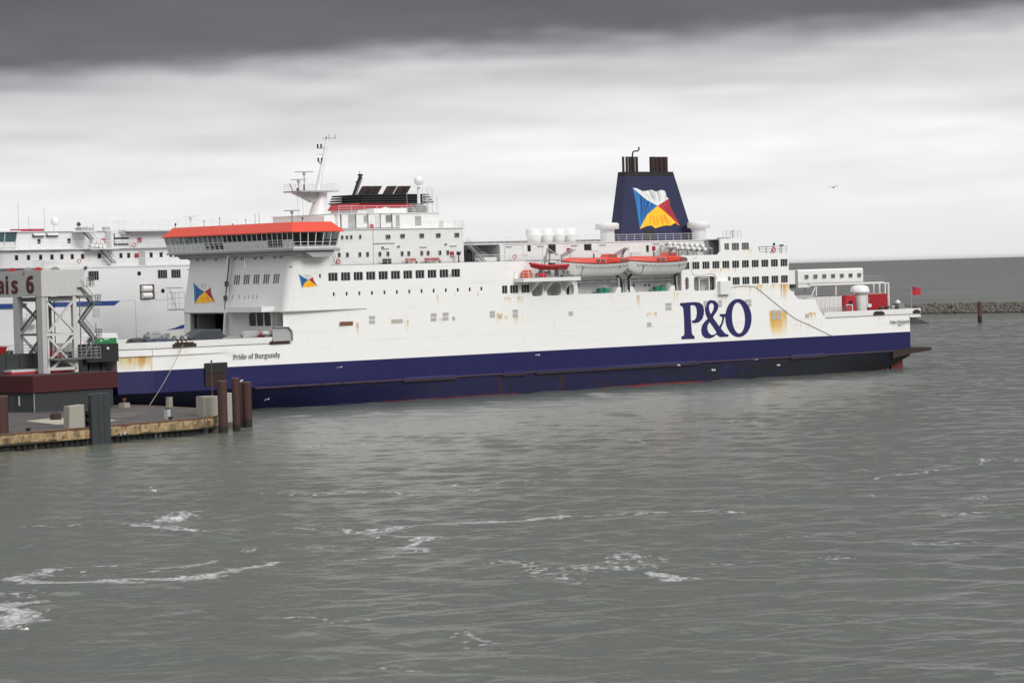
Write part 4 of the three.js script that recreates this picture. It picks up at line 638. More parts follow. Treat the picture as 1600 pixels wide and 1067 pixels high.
// ---- stern: raised covered gallery on posts, vent column, trailers' deck fittings
{
  const z0 = -9.6, z1 = -6, g = part('stern_gallery', [new THREE.ExtrudeGeometry(shape2(rrect(z0, z1, 15.9, 18.58, 0.35, 3)), { depth: 17.6, bevelEnabled: false }).rotateY(-Math.PI / 2).translate(167.3, 0, 0), bx(141.4, 149.4, 16.0, 18.5, z0 + 0.1, z1 - 0.1), bx(152.5, 173.1, 15.6, 15.9, z0, z1), bx(149.6, 153, 15.35, 15.9, z0, z1)], white, ferry, 'raised white covered gallery with small square windows');
  part('gallery_joint', bx(149.4, 149.9, 15.3, 18.5, z0 - 0.1, z1 + 0.06), midGrey, ferry);
  for (let i = 0; i < 7; i++) windowAt(151.7 + i * 2.335, 152.55 + i * 2.335, 16.95, 17.58, 2, z1 + 0.01, false, i === 5 ? glass : glassPale);
  part('railing', railing([[167.4, 15.9, z1 - 0.1], [173.1, 15.9, z1 - 0.1], [173.1, 15.9, z0 + 0.1], [167.4, 15.9, z0 + 0.1]], 1.15, 0.55, 0.03, 2), galv, ferry);
  for (const [s, z] of [[155, -6.4], [155, -9.2], [160.2, -6.4], [173.6, -6.4], [173.6, -9.2], [175, -6.8], [175, -9]]) part('gallery_post', beam([s, 9.3, z], [s, 15.7, z], 0.26), whitePlain, ferry);
  part('post_tie', [beam([173.6, 15.6, -6.4], [175, 15.6, -6.8], 0.2), beam([173.6, 13, -6.4], [175, 13, -6.8], 0.12), beam([153.6, 13.4, -6.4], [155, 15.7, -6.4], 0.2)], whitePlain, ferry);
}
part('vent_column', [lathe([[0, 0], [1.25, 0], [1.25, 4.6], [1.75, 4.65], [1.8, 5.1], [1.5, 5.9], [0.8, 6.15], [0, 6.2]], 163.2, 9.3, -3.2, 28), rod([161.5, 13.8, -3], [161.5, 14.9, -3], 0.1), rod([164.85, 11.8, -2.9], [164.85, 14.9, -2.9], 0.14), bx(164.6, 165.6, 11.4, 12, -3.4, -2.6)], white, ferry, 'white domed ventilation column on the stern deck');
part('railing', railing([[149.6, 10.0, -1.4], [158.9, 10.0, -1.4]], 1.6, 0.6, 0.028, 4), galv, ferry);
part('hatch_frame', [rod([158.9, 9.3, -1.2], [158.9, 12, -1.2], 0.09), rod([157.2, 12, -1.2], [158.9, 12, -1.2], 0.09), rod([161.4, 9.3, -1.4], [161.4, 13.7, -1.4], 0.12)], whitePlain, ferry);
for (const [s, m] of [[167.5, darkGrey], [169.2, darkGrey], [170.6, greyPaint]]) part('capstan', lathe([[0.4, 0], [0.5, 0.2], [0.3, 0.7], [0.35, 1.3], [0.5, 1.6], [0, 1.7]], s, 9.9, -2, 14), m, ferry);
part('stern_winch', [new THREE.CylinderGeometry(0.8, 0.8, 0.25, 18).rotateX(Math.PI / 2).translate(172.6, 11.2, -1.6), new THREE.CylinderGeometry(0.8, 0.8, 0.25, 18).rotateX(Math.PI / 2).translate(172.6, 11.2, -3.0), new THREE.CylinderGeometry(0.45, 0.45, 1.3, 14).rotateX(Math.PI / 2).translate(172.6, 11.2, -2.3), bx(171.8, 173.4, 9.3, 10.9, -3, -1.7)], midGrey, ferry);
part('stern_lamp', [vcyl(172.3, 12, 12.25, -2.2, 0.55, 0.5, 14), vcyl(172.3, 12.25, 12.5, -2.2, 0.3, 0.25, 12)], whitePlain, ferry);
part('chute', [slab([[141.5, 13.3], [149, 14.0], [149, 13.8], [141.5, 12.9]], -6, -1)], greyPaint, ferry);

// ---- boat stations: rescue-boat platform, brackets, davits
part('boat_platform', [bx(77.2, 89.6, 17.95, 18.5, -0.3, 2.5), bx(77.2, 89.6, 18.5, 18.56, -2, 2.5)], white, ferry);
for (const s of [80.88, 83.89, 87.98]) part('bracket', slab([[0.02, 17.95], [2.3, 17.95], [0.02, 16.3]], -0.15, 0.15).rotateY(-Math.PI / 2).translate(s, 0, 0), white, ferry);
part('railing', railing([[79.6, 18.5, 2.3], [77.3, 18.5, 2.3], [77.3, 18.5, 0.2]], 1.4, 1.1, 0.028), whitePlain, ferry);
part('boat_crane', [rod([83.2, 18.5, 0.2], [84.4, 23.3, 0.4], 0.16), rod([84.6, 18.5, 0.2], [84.9, 23.2, 0.4], 0.14), rod([82.4, 19.8, 0.4], [84.6, 23.2, 0.4], 0.1), rod([84.4, 23.2, 0.4], [85.6, 22.2, 1.4], 0.12), bx(83, 85, 18.5, 19.6, -0.6, 0.4), rod([83.4, 20.6, 0.3], [84.8, 21.6, 0.3], 0.06), rod([83.6, 22, 0.3], [84.7, 20.6, 0.3], 0.06)], galv, ferry);
for (const [s, lean] of [[88.6, 1], [100.6, 1], [103.2, -1], [114.0, -1]]) {
  part('davit', [beam([s, 15.7, -0.35], [s, 18.2, -0.35], 0.34), beam([s, 18.1, -0.35], [s + 0.5 * lean, 19.2, -1.2], 0.34), beam([s + 0.5 * lean, 19.2, -1.2], [s + 0.5 * lean, 22.2, -1.4], 0.34), beam([s + 0.5 * lean, 22.1, -1.4], [s + 1.2 * lean, 23.1, 0.4], 0.28), beam([s + 0.8 * lean, 21.9, -1.2], [s + 1.8 * lean, 23.0, 0.5], 0.16)], greyPaint, ferry);
  part('davit_track', tube([[s + 0.45 * lean, 15.7, -0.1], [s + 0.45 * lean, 17.6, -0.1], [s + 0.3 * lean, 18.1, -0.3], [s - 0.7 * lean, 18.7, -0.5]], 0.2, 24, 8), black, ferry);
}
part('boat_deck_ladder', [...[101.3, 102.4].map((s) => rod([s, 14.9, -0.8], [s, 18, -0.8], 0.06)), ...[...Array(7)].map((_, i) => rod([101.3, 15.2 + i * 0.4, -0.8], [102.4, 15.2 + i * 0.4, -0.8], 0.045)), bx(100.8, 103, 17.8, 18, -1.4, -0.4)], midGrey, ferry);
part('railing', railing([[91.5, 14.9, -0.7], [100.4, 14.9, -0.7]], 1.6, 1.8, 0.03), greyPaint, ferry);
part('railing', railing([[103.6, 14.9, -0.7], [113.8, 14.9, -0.7]], 1.6, 1.8, 0.03), greyPaint, ferry);
part('railing', railing([[80.4, 14.9, -0.6], [90.4, 14.9, -0.6]], 2.0, 1.2, 0.03), greyPaint, ferry);
part('railing', railing([[115.6, 14.9, -0.6], [123.8, 14.9, -0.6]], 2.0, 1.2, 0.03), greyPaint, ferry);
for (const [s, y] of [[93.6, 17.2], [106.2, 16.8], [108.9, 16.7], [109.8, 16.7]]) part('wall_notice', bx(s - 0.25, s + 0.25, y - 0.25, y + 0.25, -2.56, -2.5), midGrey, ferry);
part('fire_box', bx(112.4, 113.2, 15.9, 16.7, -2.56, -2.2), redDark, ferry);
part('gangway_stair', [beam([119.6, 15, -0.5], [119.6, 18, -0.5], 0.2), beam([122, 15, -0.5], [122, 18, -0.5], 0.2), bx(119.6, 122, 17.6, 18.1, -0.7, -0.35), ...[...Array(6)].map((_, i) => bx(119.8, 121.8, 15.3 + i * 0.4, 15.36 + i * 0.4, -0.9, -0.4))], whitePlain, ferry);
part('life_ring_rack', [new THREE.TorusGeometry(0.28, 0.09, 8, 16).translate(117.1, 16.1, -0.8), new THREE.TorusGeometry(0.28, 0.09, 8, 16).translate(117.1, 16.75, -0.8), rod([117.1, 15, -0.8], [117.1, 17.6, -0.8], 0.05)], boatOrange, ferry);
part('shell_box', [bx(123.52, 126.09, 14.75, 17.05, -0.05, 0.75)], white, ferry, 'white box standing proud of the side');
part('shell_seam', tube([[118.82,21.44, 0.03], [117.53,20.57, 0.03], [117.33,19.51, 0.03], [117.79,18.36, 0.03], [119.16,18.12, 0.03], [122.74,18.25, 0.03], [123.41,17.41, 0.03]], 0.045, 60, 5), greyPaint, ferry);
// slanting fender bar on the quarter
part('quarter_moulding', tube([[126.4, 15.5, 0.02], [127, 15.92, 0.02], [132.5, 15.9, 0.02], [133.6, 15.4, 0.02], [137.22,13.2, 0.02], [142.6, 10.1, 0.02], [146.21,8.81, 0.02], [151.9, 6.7, 0.02]], 0.11, 80, 6), mat(0.5, 0.51, 0.47, 0.6), ferry);
// louvred vents in the side
function vent(q, m = greyPaint) { const [a, b, c, d] = [q[0], q[1], q[2], q[3]]; part('vent_grille', [bx(a, c, d, b, 0.0, 0.03), ...[...Array(4)].map((_, i) => bx(a, c, d + (i + 0.2) * (b - d) / 4, d + (i + 0.6) * (b - d) / 4, 0.03, 0.06))], m, ferry); }
const paleVent = mat(0.47, 0.47, 0.47, 0.6), rustVent = mat(0.22, 0.10, 0.05, 0.8, { map: blotch });
vent([41.8,12.74, 44.28,12.16], rustVent); vent([51.82,12.79, 54.08,12.16], mat(0.5, 0.46, 0.4, 0.7));
for (const q of [[47.46,13.48, 48.6,12.93], [47.44,12.78, 48.57,12.23], [59.76,13.5, 60.94,12.93], [59.74,12.8, 60.91,12.23], [62.21,13.53, 63.37,12.95], [62.18,12.82, 63.34,12.27], [64.13,12.85, 64.7,12.23], [71.98,13.51, 73.05,12.98], [71.96,12.94, 73.02,12.41], [73.85,12.84, 74.41,12.21], [76.83,13.56, 77.94,12.99], [76.81,12.9, 77.91,12.29], [88.96,12.9, 89.91,12.19], [106.63,10.55, 107.61,9.78], [120.09,13.78, 120.86,12.77], [123.56,13.74, 124.48,13.28], [123.54,13.19, 124.46,12.62], [130.19,13.74, 131.71,13.16], [130.94,13.06, 131.69,12.5], [136.81,11.72, 137.74,10.98], [138.01,11.68, 138.95,10.94], [136.77,10.8, 137.71,10.02], [137.98,10.76, 138.92,9.98], [145.2,10.79, 146.13,10.04], [111.04,13.66, 112.43,13.08], [111.01,12.97, 112.4,12.41]]) vent(q, paleVent);
part('deck_knuckle', [bx(30.95, 47, 14.55, 14.68, -0.2, 0.05)], greyPaint, ferry);
part('raft_rack', [...[...Array(6)].map((_, i) => beam([112.6 + i * 2.1, 21.6, -0.7], [112.6 + i * 2.1, 22.7, -0.7], 0.12)), ...[...Array(6)].map((_, i) => beam([112.6 + i * 2.1, 21.6, -2.4], [112.6 + i * 2.1, 23.4, -2.4], 0.12)), ...[...Array(6)].map((_, i) => beam([112.6 + i * 2.1, 22.7, -0.7], [112.6 + i * 2.1, 23.4, -2.4], 0.12)), beam([112.4, 22.7, -0.7], [123.3, 22.7, -0.7], 0.12), beam([112.4, 23.4, -2.4], [123.3, 23.4, -2.4], 0.12)], greyPaint, ferry);
part('aft_house', [bx(124.6, 133, 21.5, 24.2, -24, -3), bx(118, 124.4, 21.5, 24.1, -6, -5.6)], greyPaint, ferry);
part('aft_house_roof', [bx(124.6, 132.6, 24.18, 24.3, -25, -0.05)], whitePlain, ferry);
part('railing', railing([[134.4, 21.5, -0.25], [141.2, 21.5, -0.25], [141.2, 21.5, -12]], 1.3, 1.6, 0.035), midGrey, ferry);
part('deck_lamp', [rod([137.4, 21.5, -0.6], [138.4, 23.3, -0.6], 0.07), new THREE.SphereGeometry(0.25, 10, 8).translate(138.4, 23.2, -0.6), rod([140.2, 21.5, -0.6], [140.2, 22.9, -0.6], 0.06), bx(140, 140.6, 22.8, 23.1, -0.8, -0.4)], darkGrey, ferry);
part('life_buoy', new THREE.TorusGeometry(0.42, 0.11, 8, 20).translate(137.8, 22.2, -0.15), boatOrange, ferry);
part('roof_fittings', [bx(128.6, 131, 24.3, 24.55, -5, -4), rod([131.6, 24.3, -4], [131.6, 25.8, -4], 0.08), rod([131.2, 25.4, -4], [132, 25.9, -4], 0.06), ...railing([[128.4, 24.3, -3.2], [133, 24.3, -3.2]], 1.3, 1, 0.028)], galv, ferry);

// ---------------------------------------------------------------- things carried by the ferry
const onFerry = (o, s, y, z, turn = 0) => { o.position.copy(toWorld(s, y, z)); o.rotation.y = TURN + turn; return o; };
function makeLifeboat() {
  const t = thing('lifeboat', '', 'lifeboat', 'orange-topped lifeboats in the davits');
  const L = 7.3, B = 2.05, half = (u) => B * Math.pow(Math.max(0, 1 - Math.pow(Math.abs(u), u < 0 ? 2.4 : 4.5)), u < 0 ? 0.8 : 0.6), sheer = (u) => 0.05 + 0.42 * u * u * (u < 0 ? 1.25 : 0.75), keelY = (u) => -2.15 + 1.6 * Math.pow(Math.abs(u), 5) + (u < 0 ? 0.55 * Math.pow(-u, 6) : 0);
  const nu = 40;
  const hullG = grid(nu, 16, (a, b) => { const u = a * 2 - 1, v = b * 2 - 1, w = Math.sign(v) * Math.pow(Math.abs(v), 0.8), q = Math.pow(Math.abs(w), 2.1); return [u * L, mix(keelY(u), sheer(u), q), half(u) * Math.sign(w) * Math.pow(Math.abs(w), 0.62)]; });
  part('hull', hullG, mat(0.74, 0.74, 0.72, 0.4, { map: blotch }), t);
  part('gunwale', [tube([...Array(25)].map((_, i) => { const u = i / 12 - 1; return [u * L, sheer(u), half(u) + 0.03]; }), 0.09, 60, 6), tube([...Array(25)].map((_, i) => { const u = i / 12 - 1; return [u * L, sheer(u), -half(u) - 0.03]; }), 0.09, 60, 6)], mat(0.25, 0.015, 0.02, 0.5), t);
  const can = grid(nu, 10, (a, b) => { const u = a * 2 - 1, th = b * Math.PI, hgt = 0.95 * Math.pow(Math.max(0, 1 - Math.pow(Math.abs(u), 3.2)), 0.55) + 0.05; return [u * (L - 0.1), sheer(u) + hgt * Math.pow(Math.sin(th), 0.7), half(u) * 0.97 * Math.cos(th)]; });
  can.index.array.reverse(); can.computeVertexNormals();
  const c = part('canopy', can, boatOrange, t);
  part('cabin', slab([[1.9, 0.9], [4.6, 0.9], [4.3, 1.55], [2.4, 1.6]], -0.8, 0.8), boatOrange, c);
  part('cabin_window', bx(2.5, 3.3, 1.1, 1.42, 0.78, 0.83), glassPale, c); part('cabin_window', bx(3.5, 4.2, 1.1, 1.42, 0.78, 0.83), glassPale, c);
  for (const x of [-0.9, 0.2, 4.6, 5.7]) part('side_window', bx(x - 0.33, x + 0.33, 0.3, 0.72, half(x / L) * 0.9, half(x / L) * 0.97 + 0.06), glassPale, c);
  part('hatch', bx(1.2, 3.9, 0.25, 0.8, half(0.35) * 0.9, half(0.35) * 0.97 + 0.05), mat(0.66, 0.06, 0.035, 0.45), c);
  part('exhaust', [vcyl(-0.4, 0.7, 1.7, 0.3, 0.12, 0.12, 8)], darkGrey, c);
  part('lifting_hook', [rod([-5.8, 0.7, 0], [-5.2, 1.7, 0], 0.1), rod([5.7, 0.7, 0], [6.2, 1.6, 0], 0.1)], galv, t);
  part('grab_line', tube([...Array(57)].map((_, i) => { const u = -0.72 + i / 56 * 1.6; return [u * L, sheer(u) - (i % 4 === 0 ? 0.42 : i % 2 ? 0.62 : 0.8), half(u) * 0.985 + 0.05]; }), 0.045, 180, 5), midGrey, t);
  part('skate', [-4, 4].flatMap((x) => [beam([x, -1.9, 0.9], [x, -0.3, half(x / L) + 0.05], 0.12)]), galv, t);
  part('keel', tube([...Array(21)].map((_, i) => { const u = (i / 10 - 1) * 0.86; return [u * L, keelY(u) - 0.03, 0]; }), 0.1, 40, 6), greyPaint, t);
  return t;
}
const boat = makeLifeboat();
onFerry(boat, 94.2, 20.55, 0.9); boat.userData.label = 'orange and white lifeboat hanging forward, beside the red rescue boat';
{ const b2 = boat.clone(); b2.name = numbered('lifeboat'); b2.userData = { ...boat.userData, label: 'orange and white lifeboat hanging aft, nearest the white raft canisters' }; scene.add(b2); onFerry(b2, 107.9, 20.55, 0.9); }
{
  const r = thing('rescue_boat', 'open red rescue boat on the white side platform', 'boat');
  const L = 4.1, half = (u) => 1.05 * Math.pow(Math.max(0, 1 - Math.pow(Math.abs(u), u < 0 ? 2 : 6)), 0.7), top = (u) => 0.55 + (u < 0 ? 0.5 * u * u : 0.08 * u);
  const hg = grid(26, 10, (a, b) => { const u = a * 2 - 1, w = b * 2 - 1, q = Math.abs(w) ** 1.7; return [u * L, mix(-0.12 + (u < 0 ? 0.6 * u * u : 0), top(u), q), half(u) * Math.sign(w) * Math.abs(w) ** 0.7]; });
  part('hull', hg, mat(0.4, 0.015, 0.022, 0.5), r);
  part('tube', [tube([...Array(21)].map((_, i) => { const u = i / 10 - 1; return [u * L, top(u), half(u)]; }), 0.2, 40, 8), tube([...Array(21)].map((_, i) => { const u = i / 10 - 1; return [u * L, top(u), -half(u)]; }), 0.2, 40, 8)], mat(0.45, 0.02, 0.025, 0.5), r);
  part('console', [bx(0.2, 1.1, 0.2, 1.1, -0.35, 0.35), bx(1.6, 2.6, 0.2, 0.8, -0.5, 0.5)], darkGrey, r);
  part('outboard', [bx(3.9, 4.4, 0.2, 1.0, -0.25, 0.25), bx(4.0, 4.2, -0.6, 0.3, -0.1, 0.1)], darkGrey, r);
  onFerry(r, 83.9, 19.85, 1.2);
  part('cradle', [bx(-1.8, -1.6, -1.29, 0, -0.5, 0.5), bx(1.6, 1.8, -1.29, 0, -0.5, 0.5), bx(-1.8, 1.8, -1.29, -1.15, -0.1, 0.1)], galv, r);
  const d = thing('orange_cover', 'orange canvas-covered drum at the end of the white side platform', 'drum');
  part('cover', lathe([[0.0, 1.35], [0.6, 1.3], [0.85, 0.95], [0.88, 0]], 0, 0, 0, 14), boatOrange, d); part('strap', [bx(-0.9, 0.9, 0.5, 0.6, -0.05, 0.9), bx(-0.05, 0.05, 0, 1.38, -0.05, 0.91)], mat(0.5, 0.2, 0.03, 0.7), d);
  onFerry(d, 79.3, 18.56, 0.9);
  const e = thing('hose_reel', 'low red hose reel on the white side platform', 'reel');
  part('drum', new THREE.CylinderGeometry(0.35, 0.35, 1.8, 14).rotateZ(Math.PI / 2).translate(0, 0.4, 0), redPaint, e); part('stand', [bx(-1, -0.9, 0, 0.5, -0.3, 0.3), bx(0.9, 1, 0, 0.5, -0.3, 0.3), bx(-1, 1, 0, 0.06, -0.3, 0.3)], galv, e);
  onFerry(e, 81.9, 18.56, 1.4);
}
for (const [s, which] of [[97.7, 'forward'], [110.6, 'aft']]) {
  const g = thing('deck_locker', `green covered deck box on the boat deck, under the ${which} lifeboat`, 'deck box', 'green deck boxes under the lifeboats');
  part('box', new THREE.BoxGeometry(0.95, 1.15, 0.9).translate(-0.55, 0.58, 0), green, g); part('cover', slab([[0.05, 0], [1.1, 0], [1.02, 1.1], [0.2, 1.2]], -0.45, 0.45), mat(0.012, 0.24, 0.14, 0.6), g);
  onFerry(g, s, 14.95 + 0.45, -1.1);
}
// life-raft canisters on the rack
{
  const c = thing('raft_canister', 'white life-raft canister in the sloping rack above the aft windows', 'life raft', 'life-raft canisters in the aft rack');
  part('shell', lathe([[0, -0.72], [0.3, -0.7], [0.39, -0.55], [0.39, 0.55], [0.3, 0.7], [0, 0.72]], 0, 0, 0, 14).rotateX(Math.PI / 2), whitePlain, c);
  part('band', [new THREE.TorusGeometry(0.395, 0.03, 6, 16).translate(0, 0, -0.25), new THREE.TorusGeometry(0.395, 0.03, 6, 16).translate(0, 0, 0.25)], darkGrey, c);
  part('cradle', [bx(-0.42, 0.42, -0.42, -0.3, -0.4, 0.4)], darkGrey, c);
  let k = 0;
  const ord = ['first', 'second', 'third', 'fourth', 'fifth', 'sixth', 'last'];
  for (let i = 0; i < 7; i++) for (let j = 0; j < 2; j++) { const o = k++ ? c.clone() : c; if (k > 1) { o.name = numbered('raft_canister'); o.userData = { ...c.userData }; scene.add(o); } o.userData.label = `white life-raft canister, ${ord[i]} from the left in the ${j ? 'upper' : 'lower'} row of the aft rack`; onFerry(o, 113.5 + i * 1.32 + j * 0.4 + rr(-0.12, 0.12), 23.05 + j * 0.62 - i * 0.08, -1.1 - j * 0.9, rr(-0.2, 0.2)); o.scale.setScalar(0.9); }
}
// deck cushions: two stacks of red seats on the forward upper deck
for (const [s, w, l] of [[56.89, 2.2, 'short row of red seats by the rail below the white deckhouse'], [61.22, 3.1, 'longer row of red seats by the rail below the white deckhouse']]) {
  const o = thing('deck_bench', l, 'seats', 'red seat rows on the upper deck'), n = Math.round(w / 0.5);
  for (let i = 0; i < n; i++) { const m = mat(0.45, 0.07 + 0.03 * (i % 2), 0.1, 0.6), x = (i + 0.5) * w / n - w / 2; part('seat', [bx(x - 0.22, x + 0.22, 0.3, 0.42, -0.3, 0.25), bx(x - 0.22, x + 0.22, 0.42, 0.8, -0.32, -0.22)], m, o); }
  part('bench_frame', [bx(-w / 2, w / 2, 0.2, 0.28, -0.2, 0.2), bx(-w / 2 + 0.1, -w / 2 + 0.2, 0, 0.25, -0.2, 0.2), bx(w / 2 - 0.2, w / 2 - 0.1, 0, 0.25, -0.2, 0.2)], midGrey, o);
  onFerry(o, s, 21.42, -0.8);
}
// vehicles on the stern deck
function wheel(parent, x, z, r = 0.5) { const w = part('wheel', new THREE.CylinderGeometry(r, r, 0.28, 18).rotateX(Math.PI / 2).translate(x, r, z), black, parent); part('rim', new THREE.CylinderGeometry(r * 0.55, r * 0.5, 0.3, 14).rotateX(Math.PI / 2).translate(x, r, z), midGrey, w); return w; }
{
  const t = thing('white_trailer', 'long white box trailer on the stern deck behind the railing', 'trailer');
  part('box', [bx(-6.6, 6.6, 1.1, 4.4, -1.25, 1.25)], mat(0.72, 0.71, 0.7, 0.45, { map: blotch }), t);
  part('roof_edge', [bx(-6.65, 6.65, 4.38, 4.48, -1.3, 1.3)], darkGrey, t); part('chassis', bx(-6.2, 6.2, 0.8, 1.1, -0.5, 0.5), darkGrey, t);
  for (let i = 1; i < 12; i++) part('side_rib', bx(-6.6 + i * 1.1 - 0.02, -6.6 + i * 1.1 + 0.02, 1.15, 4.35, 1.25, 1.27), greyPaint, t);
  for (const x of [3, 4.3, 5.6]) for (const z of [-1, 1]) wheel(t, x, z);
  onFerry(t, 151.9, 9.3, -4.6);
  const r = thing('red_truck', 'red lorry cab parked between the white trailer and the vent column', 'lorry');
  part('cab', new THREE.ExtrudeGeometry(shape2([[-1.2, 0.7], [1.2, 0.7], [1.2, 3.9], [0.9, 4.25], [-0.7, 4.25], [-1.2, 3.0]]), { depth: 2.3, bevelEnabled: true, bevelSize: 0.12, bevelThickness: 0.12, bevelSegments: 3 }).translate(0, 0, -1.15), redPaint, r);
  part('side_window', slab([[-0.95, 2.5], [0.35, 2.5], [0.35, 3.4], [-0.6, 3.4]], 1.27, 1.3), glass, r); part('windscreen', slab([[-1.0, 2.5], [1.0, 2.5], [1.0, 3.6], [-1.0, 3.6]], 0, 0.05).rotateY(-Math.PI / 2).rotateZ(-0.2).translate(-0.62, 0.1, 0), glass, r);
  part('chassis', bx(-1.1, 3.6, 0.6, 0.85, -0.5, 0.5), black, r); part('mudguard', [bx(-0.9, 0.5, 0.7, 1.1, 1.2, 1.3)], black, r);
  for (const [x, z] of [[-0.2, 1], [-0.2, -1], [2.6, 1], [2.6, -1]]) wheel(r, x, z);
  onFerry(r, 159.9, 9.3, -3.6);
  const c = thing('red_container', 'plain red freight container on the stern deck, right of the vent column', 'container');
  part('box', bx(-2.6, 2.6, 0.15, 4.5, -1.2, 1.2), redDark, c); for (let i = 0; i < 14; i++) part('corrugation', bx(-2.5 + i * 0.37, -2.32 + i * 0.37, 0.3, 4.35, 1.2, 1.24), redPaint, c);
  part('top_rail', bx(-2.62, 2.62, 4.42, 4.56, -1.22, 1.25), mat(0.5, 0.25, 0.25, 0.6), c); part('base_rail', bx(-2.62, 2.62, 0, 0.2, -1.22, 1.25), redDark, c);
  onFerry(c, 168.6, 9.3, -4.9);
  const f = thing('ensign', 'red ensign flying from a thin staff at the ferry stern', 'flag');
  part('staff', [rod([0, 0, 0], [0.35, 5.3, 0], 0.06, 0.04), new THREE.SphereGeometry(0.08, 8, 6).translate(0.35, 5.33, 0)], greyPaint, f);
  const cl = part('cloth', grid(14, 8, (u, v) => [0.34 + u * 2.1, 5.1 - 0.5 * u - v * (1.5 - 0.15 * u) - 0.12 * Math.sin(u * 6), 0.28 * Math.sin(u * 7 + v) * u]), mat(0.42, 0.02, 0.035, 0.8), f);
  part('canton', grid(4, 4, (u, v) => [0.36 + u * 0.75, 5.07 - 0.18 * u - v * 0.62 - 0.04 * Math.sin(u * 2), 0.03 + 0.1 * Math.sin(u * 2.4 + v * 0.4) * u]), mat(0.16, 0.03, 0.09, 0.8), cl);
  onFerry(f, 174.6, 9.9, -1);
}
// mooring rope from the bow fairlead down to the quay
solo('mooring_rope', tube([[0, 0, 0], [-3.4, -2.5, 2.6], [-8.6, -5.8, 6.6], [-12.8, -8.1, 9.8]], 0.05, 30, 5), mat(0.3, 0.27, 0.22, 0.9), 'thin slack mooring rope from the ferry bow to the quay', 'rope', null, toWorld(13.4, 10.3, -0.9), TURN);

